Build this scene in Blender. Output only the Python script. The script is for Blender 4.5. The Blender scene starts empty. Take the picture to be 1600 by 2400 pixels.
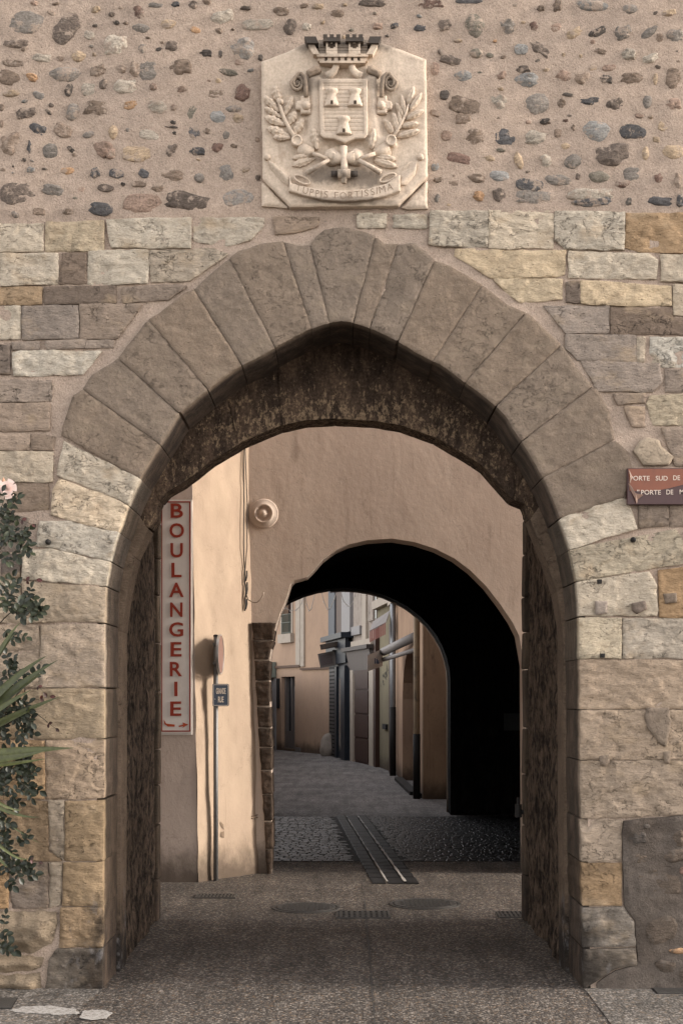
import bpy, math, random
import numpy as np
from mathutils import Vector, Matrix
from mathutils.geometry import tessellate_polygon
R = random.Random(7)
sc = bpy.context.scene
COL = sc.collection

# ------------------------------------------------------------------ camera, sky, sun, exposure
F, HY, CX, H0, D0 = 3145.0, 1630.0, 800.0, 1.75, 8.0
cam = bpy.data.objects.new('camera', bpy.data.cameras.new('camera'))
COL.objects.link(cam)
cam.location = (0, -D0, H0)
cam.rotation_euler = (math.pi / 2, 0, 0)
cam.data.sensor_fit = 'VERTICAL'
cam.data.sensor_height = 36
cam.data.lens = F / 2400 * 36
cam.data.shift_y = (1200 - HY) / 2400 * -1
cam.data.clip_end = 600
sc.camera = cam

SUN_EL, SUN_DIR = math.radians(20), Vector((0.999, -0.04, 0))
world = bpy.data.worlds.new('World')
sc.world = world
world.use_nodes = True
wt = world.node_tree
wt.nodes.clear()
sky = wt.nodes.new('ShaderNodeTexSky')
sky.sky_type = 'NISHITA'
sky.sun_disc = False
sky.sun_elevation = SUN_EL
sky.sun_rotation = math.atan2(SUN_DIR.x, SUN_DIR.y)
sky.dust_density = 1.0
sky.air_density = 1.0
sky.ozone_density = 1.0
hs = wt.nodes.new('ShaderNodeHueSaturation')
hs.inputs['Saturation'].default_value = 0.22
cloud = wt.nodes.new('ShaderNodeMix')
cloud.data_type = 'RGBA'
cloud.blend_type = 'MULTIPLY'
cloud.inputs[0].default_value = 1.0
cloud.inputs[7].default_value = (1.0, 0.945, 0.905, 1)
bg = wt.nodes.new('ShaderNodeBackground')
bg.inputs['Strength'].default_value = 0.15
wo = wt.nodes.new('ShaderNodeOutputWorld')
wt.links.new(sky.outputs[0], hs.inputs['Color'])
wt.links.new(hs.outputs[0], cloud.inputs[6])
wt.links.new(cloud.outputs[2], bg.inputs['Color'])
wt.links.new(bg.outputs[0], wo.inputs[0])

sl = bpy.data.lights.new('sun', 'SUN')
sl.energy = 1.15
sl.angle = math.radians(11)
sl.color = (1.0, 0.92, 0.81)
sun = bpy.data.objects.new('sun', sl)
COL.objects.link(sun)
d = Vector((SUN_DIR.x * math.cos(SUN_EL), SUN_DIR.y * math.cos(SUN_EL), math.sin(SUN_EL)))
sun.rotation_euler = (-d).to_track_quat('-Z', 'Y').to_euler()
sun.location = (6, 4, 6)

sc.view_settings.view_transform = 'Standard'
sc.view_settings.look = 'None'
sc.view_settings.gamma = 1
sc.view_settings.use_curve_mapping = False
sc.view_settings.exposure = 2.05
sc.render.engine = 'CYCLES'
sc.cycles.use_denoising = True
sc.cycles.max_bounces = 8
sc.cycles.diffuse_bounces = 6
sc.cycles.sample_clamp_indirect = 6

# ------------------------------------------------------------------ object helpers
WLOC = {}

def tag(o, label=None, cat=None, group=None, kind=None):
    if label: o['label'] = label
    if cat: o['category'] = cat
    if group: o['group'] = group
    if kind: o['kind'] = kind
    return o

def thing(name, loc, label, cat, group=None):
    o = bpy.data.objects.new(name, None)
    o.empty_display_size = 0.1
    COL.objects.link(o)
    o.location = loc
    WLOC[o] = Vector(loc)
    return tag(o, label, cat, group)

def link(o, parent, wl):
    COL.objects.link(o)
    WLOC[o] = Vector(wl)
    if parent is not None:
        o.parent = parent
        o.location = WLOC[o] - WLOC[parent]
    else:
        o.location = wl
    return o

def mk(name, V, Fc, m, parent=None, smooth=False, color=None, flatfrom=None):
    V = np.asarray(V, float).reshape(-1, 3)
    c = (V.min(0) + V.max(0)) / 2
    me = bpy.data.meshes.new(name)
    me.from_pydata((V - c).tolist(), [], Fc if isinstance(Fc, list) else Fc.tolist())
    if smooth:
        a = np.ones(len(me.polygons), bool)
        if flatfrom is not None: a[flatfrom:] = False
        me.polygons.foreach_set('use_smooth', a)
    me.materials.append(m)
    o = bpy.data.objects.new(name, me)
    if color is not None: o.color = (*color, 1)
    return link(o, parent, c)

def copy_part(o, parent, wl):
    c = o.copy()
    return link(c, parent, wl)

def W(px, py, D=D0):
    return Vector(((px - CX) * D / F, D - D0, H0 - (py - HY) * D / F))

def lin(*rgb):
    return tuple((c / 255 / 12.92 if c <= 10 else ((c / 255 + 0.055) / 1.055) ** 2.4) for c in rgb)
KA = 0.62
def alb(r, g, b, k=None):
    k = KA if k is None else k
    return tuple(c * k for c in lin(r, g, b))

# ------------------------------------------------------------------ noise in numpy
def vnoise(x, y, seed=0):
    xi = np.floor(x).astype(np.int64); yi = np.floor(y).astype(np.int64)
    fx = x - xi; fy = y - yi
    fx = fx * fx * (3 - 2 * fx); fy = fy * fy * (3 - 2 * fy)
    def h(a, b):
        n = (a * 374761393 + b * 668265263 + seed * 974634777) & 0xffffffff
        n = ((n ^ (n >> 13)) * 1274126177) & 0xffffffff
        n = n ^ (n >> 16)
        return (n & 0xffff) / 32767.5 - 1
    return (h(xi, yi) * (1 - fx) + h(xi + 1, yi) * fx) * (1 - fy) + (h(xi, yi + 1) * (1 - fx) + h(xi + 1, yi + 1) * fx) * fy

def fbm(x, y, seed=0, octv=4, g=0.5):
    s = np.zeros_like(x, float); a = 1; f = 1
    for i in range(octv):
        s += a * vnoise(x * f + 17.3 * i, y * f - 9.1 * i, seed + i); a *= g; f *= 2.03
    return s

def sstep(a, b, x):
    t = np.clip((x - a) / (b - a), 0, 1)
    return t * t * (3 - 2 * t)

# ------------------------------------------------------------------ relief of a polygon
def resample(poly, step):
    out = []
    n = len(poly)
    for i in range(n):
        a, b = np.array(poly[i], float), np.array(poly[(i + 1) % n], float)
        k = max(1, int(round(np.linalg.norm(b - a) / step)))
        for j in range(k): out.append(a + (b - a) * j / k)
    return np.array(out)

def area(p):
    x, y = p[:, 0], p[:, 1]
    return 0.5 * np.sum(x * np.roll(y, -1) - np.roll(x, -1) * y)

def poly_sd(P, poly):
    A = poly; B = np.roll(poly, -1, 0)
    best = np.full(len(P), 1e9); near = np.zeros((len(P), 2)); ins = np.zeros(len(P), bool)
    for a, b in zip(A, B):
        ab = b - a; l2 = ab @ ab
        if l2 < 1e-16: continue
        t = np.clip(((P - a) @ ab) / l2, 0, 1)
        q = a + t[:, None] * ab
        dd = ((P - q) ** 2).sum(1)
        m = dd < best
        best[m] = dd[m]; near[m] = q[m]
        c = (a[1] > P[:, 1]) != (b[1] > P[:, 1])
        if c.any():
            xc = a[0] + (P[:, 1] - a[1]) * ab[0] / (ab[1] if ab[1] else 1e-12)
            ins ^= c & (P[:, 0] < xc)
    sd = np.sqrt(best)
    return np.where(ins, sd, -sd), near

def field(poly, step, hf, rim=None, jit=0.0, gap=0.0, seed=0, edge_h=-0.004, keep=False):
    """(u, v, h) vertices and faces of a relief over a polygon; rim: depth the border is carried back to"""
    P = np.array(poly, float)
    if area(P) < 0: P = P[::-1]
    P = resample(P, step * 1.3)
    if jit or gap:
        t = np.roll(P, -1, 0) - np.roll(P, 1, 0)
        nrm = np.stack([t[:, 1], -t[:, 0]], 1); nrm /= np.linalg.norm(nrm, axis=1)[:, None] + 1e-9
        off = -gap + jit * fbm(P[:, 0] * 14 + seed, P[:, 1] * 14, seed, 3)
        P = P + nrm * off[:, None]
    lo = P.min(0) - step; hi = P.max(0) + step
    nx = int((hi[0] - lo[0]) / step) + 2; ny = int((hi[1] - lo[1]) / step) + 2
    gx, gy = np.meshgrid(lo[0] + np.arange(nx) * step, lo[1] + np.arange(ny) * step)
    G = np.stack([gx.ravel(), gy.ravel()], 1)
    sd, near = poly_sd(G, P)
    snap = sd < 0.35 * step
    inside = (sd > 0.35 * step).reshape(ny, nx)
    c = inside[:-1, :-1] | inside[1:, :-1] | inside[:-1, 1:] | inside[1:, 1:]
    j, i = np.nonzero(c)
    q = np.stack([j * nx + i, j * nx + i + 1, (j + 1) * nx + i + 1, (j + 1) * nx + i], 1)
    used = np.unique(q)
    mp = -np.ones(nx * ny, int); mp[used] = np.arange(len(used))
    q = mp[q]
    uv = np.where(snap[:, None], near, G)[used]
    s = np.where(snap, 0, sd)[used]
    h = hf(uv[:, 0], uv[:, 1], s)
    if edge_h is not None: h = np.where(s <= 0, edge_h, h)
    V = np.column_stack([uv, h])
    faces = q.tolist()
    nfront = len(faces)
    if rim is not None:
        from collections import Counter
        e = Counter(); dirn = {}
        for f in faces:
            for k in range(4):
                a, b = f[k], f[(k + 1) % 4]
                e[(min(a, b), max(a, b))] += 1; dirn[(min(a, b), max(a, b))] = (a, b)
        bverts = {}; extra = []
        n0 = len(V)
        for key, cnt in e.items():
            if cnt == 1:
                a, b = dirn[key]
                for w in (a, b):
                    if w not in bverts:
                        bverts[w] = n0 + len(extra); extra.append((V[w][0], V[w][1], V[w][2])); extra.append((V[w][0], V[w][1], -rim))
                faces.append([bverts[b], bverts[a], bverts[a] + 1, bverts[b] + 1])
        if extra: V = np.vstack([V, np.array(extra)])
    return V, faces, nfront

def front(V, y0=0.0):
    """relief (u,v,h) standing on a wall that faces the camera"""
    return np.column_stack([V[:, 0], y0 - V[:, 2], V[:, 1]])

def relief(name, poly_px, m, parent, proud=0.012, rough=0.003, bev=0.014, step=0.022, rim=0.05, jit=0.003, gap=0.004,
           color=None, D=D0, seed=None, hf=None, y_off=0.0):
    seed = R.randint(0, 99999) if seed is None else seed
    poly = [(W(x, y, D).x, W(x, y, D).z) for x, y in poly_px]
    tx, tz = R.uniform(-.01, .01), R.uniform(-.01, .01)
    cx = np.mean([p[0] for p in poly]); cz = np.mean([p[1] for p in poly])
    def default(u, v, s):
        h = proud + rough * .8 * fbm(u * 7, v * 9, seed, 3) + rough * .5 * fbm(u * 26, v * 38, seed + 5, 3)
        led = fbm(u * 4, v * 11, seed + 21, 3)
        h = h - rough * .9 * sstep(.15, .19, led) * sstep(.6, .2, led)
        h = h + tx * (u - cx) + tz * (v - cz)
        chip = np.clip(fbm(u * 7, v * 7, seed + 9, 2) - .55, 0, 1) * rough * 3
        return h - chip - (.0035 + .25 * proud) * (1 - sstep(-.3 * bev, bev, s)) ** 1.6
    V, Fc, nf = field(poly, step, hf or default, rim, jit, gap, seed, edge_h=None)
    return mk(name, front(V, D - D0 + y_off), Fc, m, parent, True, color, nf)

# ------------------------------------------------------------------ plates with outlines and holes
def plate(name, outer, holes, fn, depth, m, parent=None, color=None, kind=None):
    """outline (u,v) with holes, carried depth back; fn(u, v, w) -> world"""
    loops = [list(outer)] + [list(h) for h in holes]
    flat = [p for l in loops for p in l]
    tris = tessellate_polygon([[Vector((p[0], p[1], 0)) for p in l] for l in loops])
    n = len(flat)
    V = [fn(u, v, 0) for u, v in flat] + [fn(u, v, depth) for u, v in flat]
    Fc = []
    for a, b, c in tris:
        pa, pb, pc = flat[a], flat[b], flat[c]
        cr = (pb[0] - pa[0]) * (pc[1] - pa[1]) - (pb[1] - pa[1]) * (pc[0] - pa[0])
        if cr < 0: b, c = c, b
        Fc.append([a, b, c]); Fc.append([a + n, c + n, b + n])
    k = 0
    for li, l in enumerate(loops):
        s = area(np.array(l)) > 0
        if li: s = not s
        for i in range(len(l)):
            a, b = k + i, k + (i + 1) % len(l)
            Fc.append([a, a + n, b + n, b] if s else [b, b + n, a + n, a])
        k += len(l)
    return mk(name, [tuple(v) for v in V], Fc, m, parent, False, color)

def fr(D):
    return lambda u, v, w: (u, D - D0 + w, v)

def boxv(x0, x1, y0, y1, z0, z1):
    V = [(x, y, z) for z in (z0, z1) for y in (y0, y1) for x in (x0, x1)]
    Fc = [[0, 2, 3, 1], [4, 5, 7, 6], [0, 1, 5, 4], [2, 6, 7, 3], [0, 4, 6, 2], [1, 3, 7, 5]]
    return V, Fc

def box(name, x0, x1, y0, y1, z0, z1, m, parent=None, color=None):
    V, Fc = boxv(x0, x1, y0, y1, z0, z1)
    return mk(name, V, Fc, m, parent, False, color)

class MB:
    def __init__(s): s.V = []; s.F = []
    def add(s, V, Fc):
        n = len(s.V); s.V += [tuple(v) for v in V]; s.F += [[i + n for i in f] for f in Fc]
        return s
    def build(s, name, m, parent=None, smooth=False, color=None):
        return mk(name, s.V, s.F, m, parent, smooth, color)

def tube(pts, r, n=8, flat=1.0, up=None):
    """tube along points; r number or list; flat squashes along up"""
    pts = [Vector(p) for p in pts]
    rs = r if isinstance(r, (list, tuple)) else [r] * len(pts)
    V = []; Fc = []
    prev = None
    for i, p in enumerate(pts):
        t = (pts[min(i + 1, len(pts) - 1)] - pts[max(i - 1, 0)]).normalized()
        ref = up or (prev if prev is not None else (Vector((0, 0, 1)) if abs(t.z) < .9 else Vector((0, 1, 0))))
        b = t.cross(ref)
        if b.length < 1e-6: b = t.cross(Vector((1, 0, 0)))
        b.normalize(); nrm = b.cross(t).normalized(); prev = nrm
        for k in range(n):
            a = 2 * math.pi * k / n
            V.append(p + b * (math.cos(a) * rs[i]) + nrm * (math.sin(a) * rs[i] * flat))
    for i in range(len(pts) - 1):
        for k in range(n):
            k2 = (k + 1) % n
            Fc.append([i * n + k, i * n + k2, (i + 1) * n + k2, (i + 1) * n + k])
    Fc.append(list(range(n))[::-1]); Fc.append([(len(pts) - 1) * n + k for k in range(n)])
    return V, Fc

def lathe(prof, c, axis='z', n=16):
    V = []; Fc = []
    for r, t in prof:
        for k in range(n):
            a = 2 * math.pi * k / n
            if axis == 'z': V.append((c[0] + r * math.cos(a), c[1] + r * math.sin(a), c[2] + t))
            else: V.append((c[0] + r * math.cos(a), c[1] - t, c[2] + r * math.sin(a)))
    for i in range(len(prof) - 1):
        for k in range(n):
            k2 = (k + 1) % n
            f = [i * n + k, i * n + k2, (i + 1) * n + k2, (i + 1) * n + k]
            Fc.append(f)
    Fc.append(list(range(n))[::-1]); Fc.append([(len(prof) - 1) * n + k for k in range(n)])
    return V, Fc

def text(name, s, cx, cz, w, h, fn, m, parent, thick=0.002, bold=0.0, shear=0.0, rot=0.0):
    """letters fitted into a w x h box centred at (cx, cz) of a surface fn(u, v, out)"""
    cu = bpy.data.curves.new(name, 'FONT')
    cu.body = s; cu.size = 1; cu.offset = bold; cu.resolution_u = 4; cu.shear = shear
    cu.extrude = 0.01
    ob = bpy.data.objects.new(name, cu)
    me = bpy.data.meshes.new_from_object(ob)
    V = np.array([v.co for v in me.vertices]); Fc = [list(p.vertices) for p in me.polygons]
    bpy.data.objects.remove(ob); bpy.data.curves.remove(cu); bpy.data.meshes.remove(me)
    lo, hi = V.min(0), V.max(0)
    u = ((V[:, 0] - (lo[0] + hi[0]) / 2) / (hi[0] - lo[0])) * (w if w else h * (hi[0] - lo[0]) / (hi[1] - lo[1]))
    v = ((V[:, 1] - (lo[1] + hi[1]) / 2) / (hi[1] - lo[1])) * h
    out = (V[:, 2] - lo[2]) / (hi[2] - lo[2]) * thick
    cr, sr = math.cos(rot), math.sin(rot)
    P = [fn(cx + a * cr - b * sr, cz + a * sr + b * cr, o) for a, b, o in zip(u, v, out)]
    return mk(name, P, Fc, m, parent)

# ------------------------------------------------------------------ materials
class NT:
    def __init__(s, name):
        s.m = bpy.data.materials.new(name); s.m.use_nodes = True
        s.t = s.m.node_tree; s.t.nodes.clear()
        s.out = s.t.nodes.new('ShaderNodeOutputMaterial')
        s.b = s.t.nodes.new('ShaderNodeBsdfPrincipled')
        s.t.links.new(s.b.outputs[0], s.out.inputs[0])
        s.geo = s.t.nodes.new('ShaderNodeNewGeometry')
        s.oi = s.t.nodes.new('ShaderNodeObjectInfo')
    def set(s, inp, v):
        if hasattr(v, 'links') or isinstance(v, bpy.types.NodeSocket): s.t.links.new(v, inp)
        else: inp.default_value = v
    def pos(s, scale=(1, 1, 1), rnd=0.0, obj=False):
        src = s.geo.outputs['Position']
        if obj:
            tc = s.t.nodes.new('ShaderNodeTexCoord'); src = tc.outputs['Object']
        mp = s.t.nodes.new('ShaderNodeMapping'); mp.inputs['Scale'].default_value = scale
        s.t.links.new(src, mp.inputs[0])
        if rnd:
            v = s.t.nodes.new('ShaderNodeVectorMath'); v.operation = 'SCALE'
            cb = s.t.nodes.new('ShaderNodeCombineXYZ')
            for i in range(3): s.t.links.new(s.oi.outputs['Random'], cb.inputs[i])
            s.t.links.new(cb.outputs[0], v.inputs[0]); v.inputs['Scale'].default_value = rnd
            s.t.links.new(v.outputs[0], mp.inputs['Location'])
        return mp.outputs[0]
    def noise(s, vec, scale, detail=4, rough=.55, dist=0.0):
        n = s.t.nodes.new('ShaderNodeTexNoise')
        n.inputs['Scale'].default_value = scale; n.inputs['Detail'].default_value = detail
        n.inputs['Roughness'].default_value = rough; n.inputs['Distortion'].default_value = dist
        s.t.links.new(vec, n.inputs['Vector'])
        return n.outputs['Fac']
    def voro(s, vec, scale, feature='F1', out='Distance', rnd=1.0):
        n = s.t.nodes.new('ShaderNodeTexVoronoi'); n.feature = feature
        n.inputs['Scale'].default_value = scale; n.inputs['Randomness'].default_value = rnd
        s.t.links.new(vec, n.inputs['Vector'])
        return n.outputs[out]
    def ramp(s, fac, a, b, lo=0.0, hi=1.0):
        n = s.t.nodes.new('ShaderNodeMapRange'); n.interpolation_type = 'SMOOTHSTEP'
        s.t.links.new(fac, n.inputs[0])
        n.inputs[1].default_value = a; n.inputs[2].default_value = b
        n.inputs[3].default_value = lo; n.inputs[4].default_value = hi
        return n.outputs[0]
    def math(s, op, a, b=0.0):
        n = s.t.nodes.new('ShaderNodeMath'); n.operation = op
        s.set(n.inputs[0], a); s.set(n.inputs[1], b)
        return n.outputs[0]
    def mix(s, fac, a, b, mode='MIX'):
        n = s.t.nodes.new('ShaderNodeMix'); n.data_type = 'RGBA'; n.blend_type = mode
        s.set(n.inputs[0], fac)
        for k, v in ((6, a), (7, b)):
            if isinstance(v, (tuple, list)): n.inputs[k].default_value = (*v[:3], 1)
            else: s.t.links.new(v, n.inputs[k])
        return n.outputs[2]
    def mul(s, col, fac):
        c = s.t.nodes.new('ShaderNodeCombineColor')
        for i in range(3): s.t.links.new(fac, c.inputs[i])
        return s.mix(1.0, col, c.outputs[0], 'MULTIPLY')
    def sep(s, i):
        n = s.t.nodes.new('ShaderNodeSeparateXYZ'); s.t.links.new(s.geo.outputs['Position'], n.inputs[0])
        return n.outputs[i]
    def bump(s, h, strength=.5, dist=.01, prev=None):
        n = s.t.nodes.new('ShaderNodeBump')
        n.inputs['Strength'].default_value = strength; n.inputs['Distance'].default_value = dist
        s.t.links.new(h, n.inputs['Height'])
        if prev is not None: s.t.links.new(prev, n.inputs['Normal'])
        return n.outputs[0]
    def done(s, col, rough=.9, nrm=None, spec=.25, metal=0.0):
        s.set(s.b.inputs['Base Color'], col if not isinstance(col, tuple) else (*col[:3], 1))
        s.set(s.b.inputs['Roughness'], rough)
        s.b.inputs['Specular IOR Level'].default_value = spec
        s.b.inputs['Metallic'].default_value = metal
        if nrm is not None: s.t.links.new(nrm, s.b.inputs['Normal'])
        return s.m

def mat_stone(name, var=.28, tint=None, pit=.5, bs=1.0, strat=True, stain=True, grime=False, soot_shade=False, crack=.5):
    n = NT(name)
    p = n.pos(rnd=30)
    col = n.oi.outputs['Color']
    a = n.noise(p, 5, 5, .6)
    b = n.noise(n.pos((1, 1, 2.2), 30), 22, 5, .65)
    c = n.noise(n.pos((1, 1, 1.4), 30), 75, 4, .7)
    c = n.ramp(c, .3, .7)
    f = n.math('ADD', n.math('MULTIPLY', n.ramp(a, .25, .75), var), n.math('MULTIPLY', n.ramp(b, .25, .75), var * .75))
    f = n.math('ADD', f, n.math('MULTIPLY', c, .26))
    f = n.math('ADD', f, 1 - var * .85 - .13)
    col = n.mul(col, f)
    if tint:
        t = n.ramp(n.noise(n.pos((1, 1, 1.6), 55), 4.5, 4, .6), .52, .74, 0, .6)
        col = n.mix(t, col, tint)
    if stain:
        t = n.ramp(n.noise(n.pos((1.2, 1, .7), 80), 7, 6, .7), .56, .80, 0, .55)
        col = n.mix(t, col, alb(112, 98, 86))
    pits = n.ramp(n.voro(n.pos((1, 1, 1.5), 11), 34), .05, .22, 0, 1)
    pm = n.math('MAXIMUM', pits, n.ramp(n.noise(p, 14, 2), .44, .58, 1 - 0, 0))
    if pit: col = n.mul(col, n.ramp(pm, 0, 1, 1 - pit, 1))
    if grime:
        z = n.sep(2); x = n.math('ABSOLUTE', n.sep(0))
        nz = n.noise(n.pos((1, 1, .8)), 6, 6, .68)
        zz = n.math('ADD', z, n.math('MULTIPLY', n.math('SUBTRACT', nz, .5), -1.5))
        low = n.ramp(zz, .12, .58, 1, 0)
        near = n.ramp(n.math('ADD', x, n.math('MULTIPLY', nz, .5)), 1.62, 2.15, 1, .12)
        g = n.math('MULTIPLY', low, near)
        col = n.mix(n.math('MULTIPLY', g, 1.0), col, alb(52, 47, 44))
        nw = n.noise(n.pos((1.3, 1, .8)), 9, 5, .7)
        wsp = n.math('MULTIPLY', n.math('MULTIPLY', n.ramp(nw, .54, .66), n.ramp(z, .3, .75, 1, 0)), n.ramp(x, 1.45, 1.85, 1, 0))
        col = n.mix(n.math('MULTIPLY', wsp, .5), col, alb(150, 146, 146))
        mid = n.math('MULTIPLY', n.ramp(n.noise(n.pos((1, 1, .6)), 3.2, 5, .65), .48, .68), n.ramp(z, .5, 1.9, .85, 0))
        col = n.mix(n.math('MULTIPLY', mid, .55), col, alb(104, 88, 72))
    ck = n.math('ABSOLUTE', n.math('SUBTRACT', n.noise(n.pos((1, 1, 1.5), 70), 6, 7, .62, .4), .5))
    ckm = n.math('MAXIMUM', n.ramp(ck, .002, .009, 0, 1), n.ramp(n.noise(n.pos((1, 1, 1), 33), 5, 2), .46, .54, 1, 0))
    rs = n.ramp(n.oi.outputs['Random'], .15, .9, .95, .1)
    ckm = n.math('MAXIMUM', ckm, n.math('SUBTRACT', 1.0, rs))
    col = n.mul(col, n.ramp(ckm, 0, 1, 1 - crack, 1))
    if soot_shade:  # reveal behind the face darkened: grime, with shade put into the colour
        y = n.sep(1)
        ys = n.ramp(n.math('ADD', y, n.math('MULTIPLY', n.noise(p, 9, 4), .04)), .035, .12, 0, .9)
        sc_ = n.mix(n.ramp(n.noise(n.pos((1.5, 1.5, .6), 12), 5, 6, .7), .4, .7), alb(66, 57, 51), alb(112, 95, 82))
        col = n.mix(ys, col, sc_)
    h1 = n.noise(n.pos((1, 1, 2.4) if strat else (1, 1, 1), 30), 28, 6, .68)
    h2 = n.noise(p, 190, 3, .6)
    nb = n.bump(n.math('ADD', h1, n.math('ADD', n.math('MULTIPLY', pm, .35), n.math('MULTIPLY', ckm, .5))), 1.0 * bs, .016)
    nb = n.bump(h2, .45 * bs, .004, nb)
    return n.done(col, .92, nb, .15)

def mat_mortar(name, base, tint=None, lumps=1.0, dark=None):
    n = NT(name); p = n.pos()
    a = n.noise(p, 1.8, 5, .6); b = n.noise(p, 14, 5, .65); c = n.noise(p, 105, 4, .75)
    col = n.mix(n.ramp(a, .35, .68), alb(*base), alb(*(tint or base)))
    f = n.math('ADD', n.math('MULTIPLY', n.ramp(b, .25, .75), .22), n.math('MULTIPLY', n.ramp(c, .3, .7), .40))
    col = n.mul(col, n.math('ADD', f, .70))
    sp = n.ramp(n.voro(p, 42), .06, .20, .5, 1)
    col = n.mul(col, n.math('MAXIMUM', sp, n.ramp(n.noise(p, 40, 2), .42, .56, 1, 0)))
    if dark:
        t = n.ramp(n.noise(n.pos((1, 1, .55)), 2.6, 6, .65), .5, .7, 0, .8)
        col = n.mix(t, col, alb(*dark))
    nb = n.bump(b, .7 * lumps, .025); nb = n.bump(c, .9, .010, nb)
    return n.done(col, .95, nb, .12)

def mat_flat(name, col, rough=.7, var=.12, bump=.0, scale=18, metal=0.0, spec=.3, stretch=(1, 1, 1), dirt=None, dirt_amt=.5):
    n = NT(name); p = n.pos(stretch)
    f = n.math('ADD', n.math('MULTIPLY', n.noise(p, scale, 5, .65), 2 * var), 1 - var)
    c = n.mul(n.mix(0.0, col, col), f)
    if dirt:
        t = n.ramp(n.noise(n.pos((1.2, 1.2, .6)), scale * .35 + 1, 6, .7), .5, .72, 0, dirt_amt)
        c = n.mix(t, c, dirt)
    nb = n.bump(n.noise(p, scale * 5, 4, .6), bump, .004) if bump else None
    return n.done(c, rough, nb, spec, metal)

def mat_plaster(name, base, tint, stain, stain_amt=.6, bump=.4, sc=1.0):
    n = NT(name); p = n.pos((1, 1, .7))
    a = n.noise(p, .9 * sc, 6, .62); b = n.noise(p, 4 * sc, 6, .68); c = n.noise(n.pos(), 60, 4, .6)
    col = n.mix(n.ramp(a, .35, .66), alb(*base), alb(*tint))
    col = n.mul(col, n.math('ADD', n.math('MULTIPLY', b, .24), .88))
    col = n.mul(col, n.math('ADD', n.math('MULTIPLY', c, .12), .94))
    t = n.ramp(n.noise(n.pos((1.5, 1.5, .5)), 2.4 * sc, 7, .72), .54, .74, 0, stain_amt)
    col = n.mix(t, col, alb(*stain))
    sp = n.ramp(n.noise(n.pos((2, 2, .8)), 11 * sc, 3, .8), .70, .76, 0, .5)
    col = n.mix(sp, col, alb(*stain))
    dr = n.ramp(n.noise(n.pos((5, 5, .35)), 2.2, 5, .65), .56, .78, 0, .5)
    col = n.mix(dr, col, alb(*stain))
    ck = n.math('ABSOLUTE', n.math('SUBTRACT', n.noise(n.pos((1, 1, 1)), 1.7, 8, .6, .3), .5))
    ckm = n.math('MAXIMUM', n.ramp(ck, .0006, .0028, 0, 1), n.ramp(n.noise(n.pos(), 2.3, 2), .44, .52, 1, 0))
    col = n.mul(col, n.ramp(ckm, 0, 1, .72, 1))
    # splashed foot of the wall
    z = n.sep(2)
    foot = n.ramp(n.math('ADD', z, n.math('MULTIPLY', n.noise(p, 5, 5, .7), -.5)), -.22, .18, .85, 0)
    col = n.mix(foot, col, alb(88, 76, 66))
    nb = n.bump(b, bump, .02); nb = n.bump(c, .25, .004, nb)
    return n.done(col, .93, nb, .15)

M = {}
M['ashlar'] = mat_stone('limestone ashlar', tint=alb(204, 180, 150), pit=.4, grime=True, soot_shade=True)
M['voussoir'] = mat_stone('grey brown sandstone', var=.20, tint=alb(158, 142, 124), pit=.3, strat=False, bs=.8, soot_shade=True, crack=.25)
def mat_relief():
    n = NT('carved limestone'); p = n.pos()
    a = n.noise(p, 6, 5, .6); b = n.noise(p, 70, 5, .72)
    col = n.mul(n.oi.outputs['Color'], n.math('ADD', n.math('MULTIPLY', a, .22), n.math('ADD', n.math('MULTIPLY', n.ramp(b, .3, .7), .26), .74)))
    st_ = n.ramp(n.noise(n.pos((1.3, 1, .6)), 9, 6, .7), .52, .72, 0, .55)
    col = n.mix(st_, col, alb(176, 152, 130))
    x = n.sep(0); z = n.sep(2)
    def spot(cx, cz, rx, rz, amt):
        u = n.math('DIVIDE', n.math('SUBTRACT', x, cx), rx); v = n.math('DIVIDE', n.math('SUBTRACT', z, cz), rz)
        d = n.math('SQRT', n.math('ADD', n.math('MULTIPLY', u, u), n.math('MULTIPLY', v, v)))
        d = n.math('ADD', d, n.math('MULTIPLY', n.math('SUBTRACT', n.noise(n.pos((1, 1, .7)), 16, 5, .7), .5), 1.5))
        return n.ramp(d, .55, 1.1, amt, 0)
    for c in CRUST:
        col = n.mix(spot(*c), col, alb(92, 83, 76))
    nb = n.bump(a, .3, .01); nb = n.bump(b, .5, .004, nb)
    return n.done(col, .92, nb, .15)
CRUST = [(c[0].x, c[0].z, c[1], c[2], c[3]) for c in ((W(805, 95), .24, .09, .85), (W(720, 108), .10, .07, .55), (W(905, 108), .14, .06, .55), (W(735, 205), .12, .06, .45), (W(878, 205), .12, .06, .40),
         (W(760, 420), .12, .06, .6), (W(845, 425), .14, .07, .6), (W(805, 480), .35, .02, .5))]
M['relief'] = mat_relief()
M['mortar'] = mat_mortar('sandy mortar', (208, 186, 168), (197, 177, 161))
M['rubble_mortar'] = mat_mortar('dirty grey mortar', (128, 118, 110), (104, 94, 86), 1.4, (70, 62, 56))

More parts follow.
